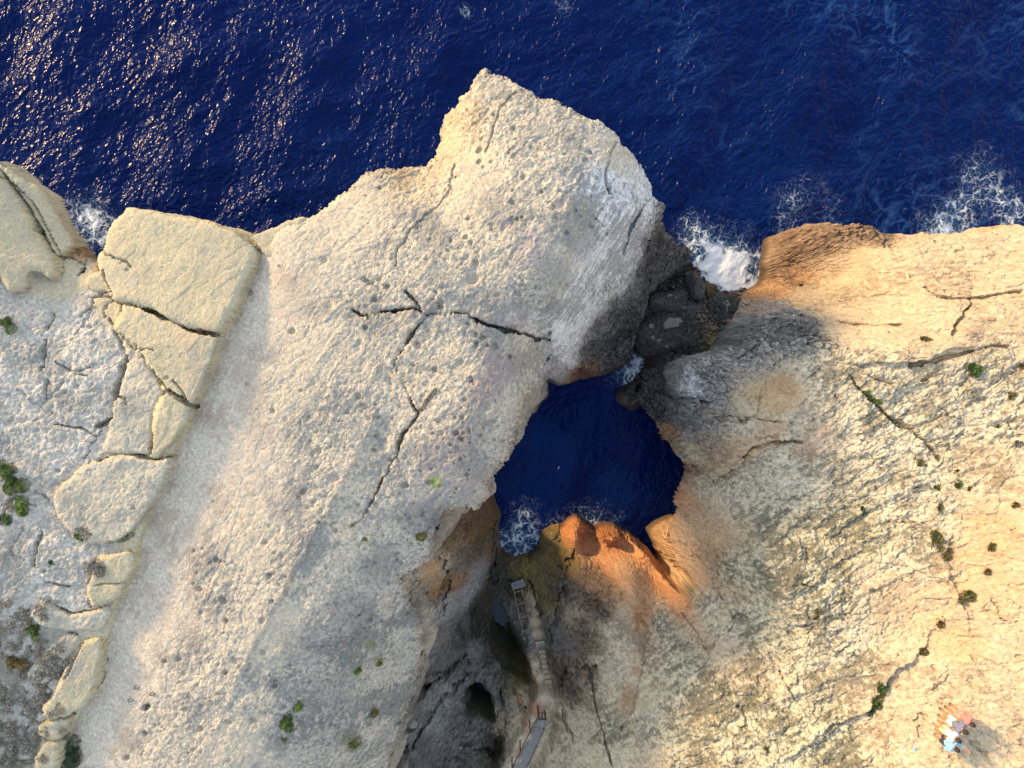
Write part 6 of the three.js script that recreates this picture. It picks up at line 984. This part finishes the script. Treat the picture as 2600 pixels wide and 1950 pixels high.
    part('hair', skin((x, y, z) => { const H = J.head; return Math.max(head(x, y, z, 0.016), Math.min(z - H[2] - 0.055 + (y - H[1]) * -0.55, 0.2), H[1] - (o.hair || 0.06) - y + 0.35 * Math.max(0, z - H[2] + 0.02)); }, [J.head[0] - 0.2, 1.3, -0.2], [J.head[0] + 0.2, 1.85, 0.25], 0.012), hairMat, bodyMesh);
    for (const n of ['R', 'L']) part('shoe', skin((x, y, z) => Math.max(foot(x, y, z, n, 0.01), y - 0.1), [J['an' + n][0] - 0.15, -0.03, J['an' + n][2] - 0.2], [J['an' + n][0] + 0.18, 0.2, J['an' + n][2] + 0.32], 0.012), o.shoes, g);
    return { g, hand: J.wrL, J };
  }
  person(2407, 1792, 'person in a coral pink shirt at the upper right of the posing group', { h: 1.66, shirt: cloth(20, [0.72, 0.26, 0.24]), shorts: cloth(21, [0.62, 0.36, 0.30]), shoes: shoeD, sleeve: 1.3, hair: 0.14, step: 0.05, hem: 0.6, lean: -0.02 });
  person(2386, 1808, 'person in a slate blue shirt and white shorts, second in the posing group', { h: 1.74, shirt: cloth(22, [0.20, 0.23, 0.36]), shorts: cloth(23, [0.82, 0.80, 0.80]), shoes: shoeD, step: -0.06 });
  person(2371, 1830, 'person in a white shirt, cream shorts and white shoes, third in the posing group', { h: 1.7, shirt: cloth(24, [0.80, 0.79, 0.80]), shorts: cloth(25, [0.74, 0.56, 0.42]), shoes: shoeW, step: 0.05, hair: 0.1 });
  const P4 = person(2369, 1856, 'person in a light blue long-sleeved shirt stretching an arm out with a phone', { h: 1.62, shirt: cloth(26, [0.28, 0.60, 0.84]), shorts: cloth(27, [0.05, 0.045, 0.10]), shoes: shoeW, sleeve: 1.55, step: -0.05, hem: 0.62, lean: 0.03, L: [[0.24, 1.30, 0.28], [0.26, 1.46, 0.52]] });
  P4.g.updateMatrixWorld(true); const h = new THREE.Vector3(0.262, 1.53, 0.62).applyMatrix4(P4.g.matrixWorld);
  const ph = thing('phone', 'small black phone held out at arm length by the person in light blue', 'phone', [h.x, h.y, h.z]); ph.rotation.set(0.5, facing, 0, 'YXZ');
  part('case', new THREE.BoxGeometry(0.15, 0.075, 0.01, 1, 1, 1), new THREE.MeshStandardMaterial({ color: new THREE.Color().setRGB(0.015, 0.015, 0.02), roughness: 0.4 }), ph); part('screen', new THREE.BoxGeometry(0.138, 0.066, 0.003), new THREE.MeshPhysicalMaterial({ color: new THREE.Color().setRGB(0.01, 0.01, 0.014), roughness: 0.08 }), ph.children[0]).position.z = -0.0075;
}

{ let n = 0; scene.traverse(o => { if (o.isMesh && !o.isInstancedMesh) n += (o.geometry.index ? o.geometry.index.count : o.geometry.attributes.position.count) / 3; }); console.log('triangles', Math.round(n)); }
renderer.render(scene, camera);
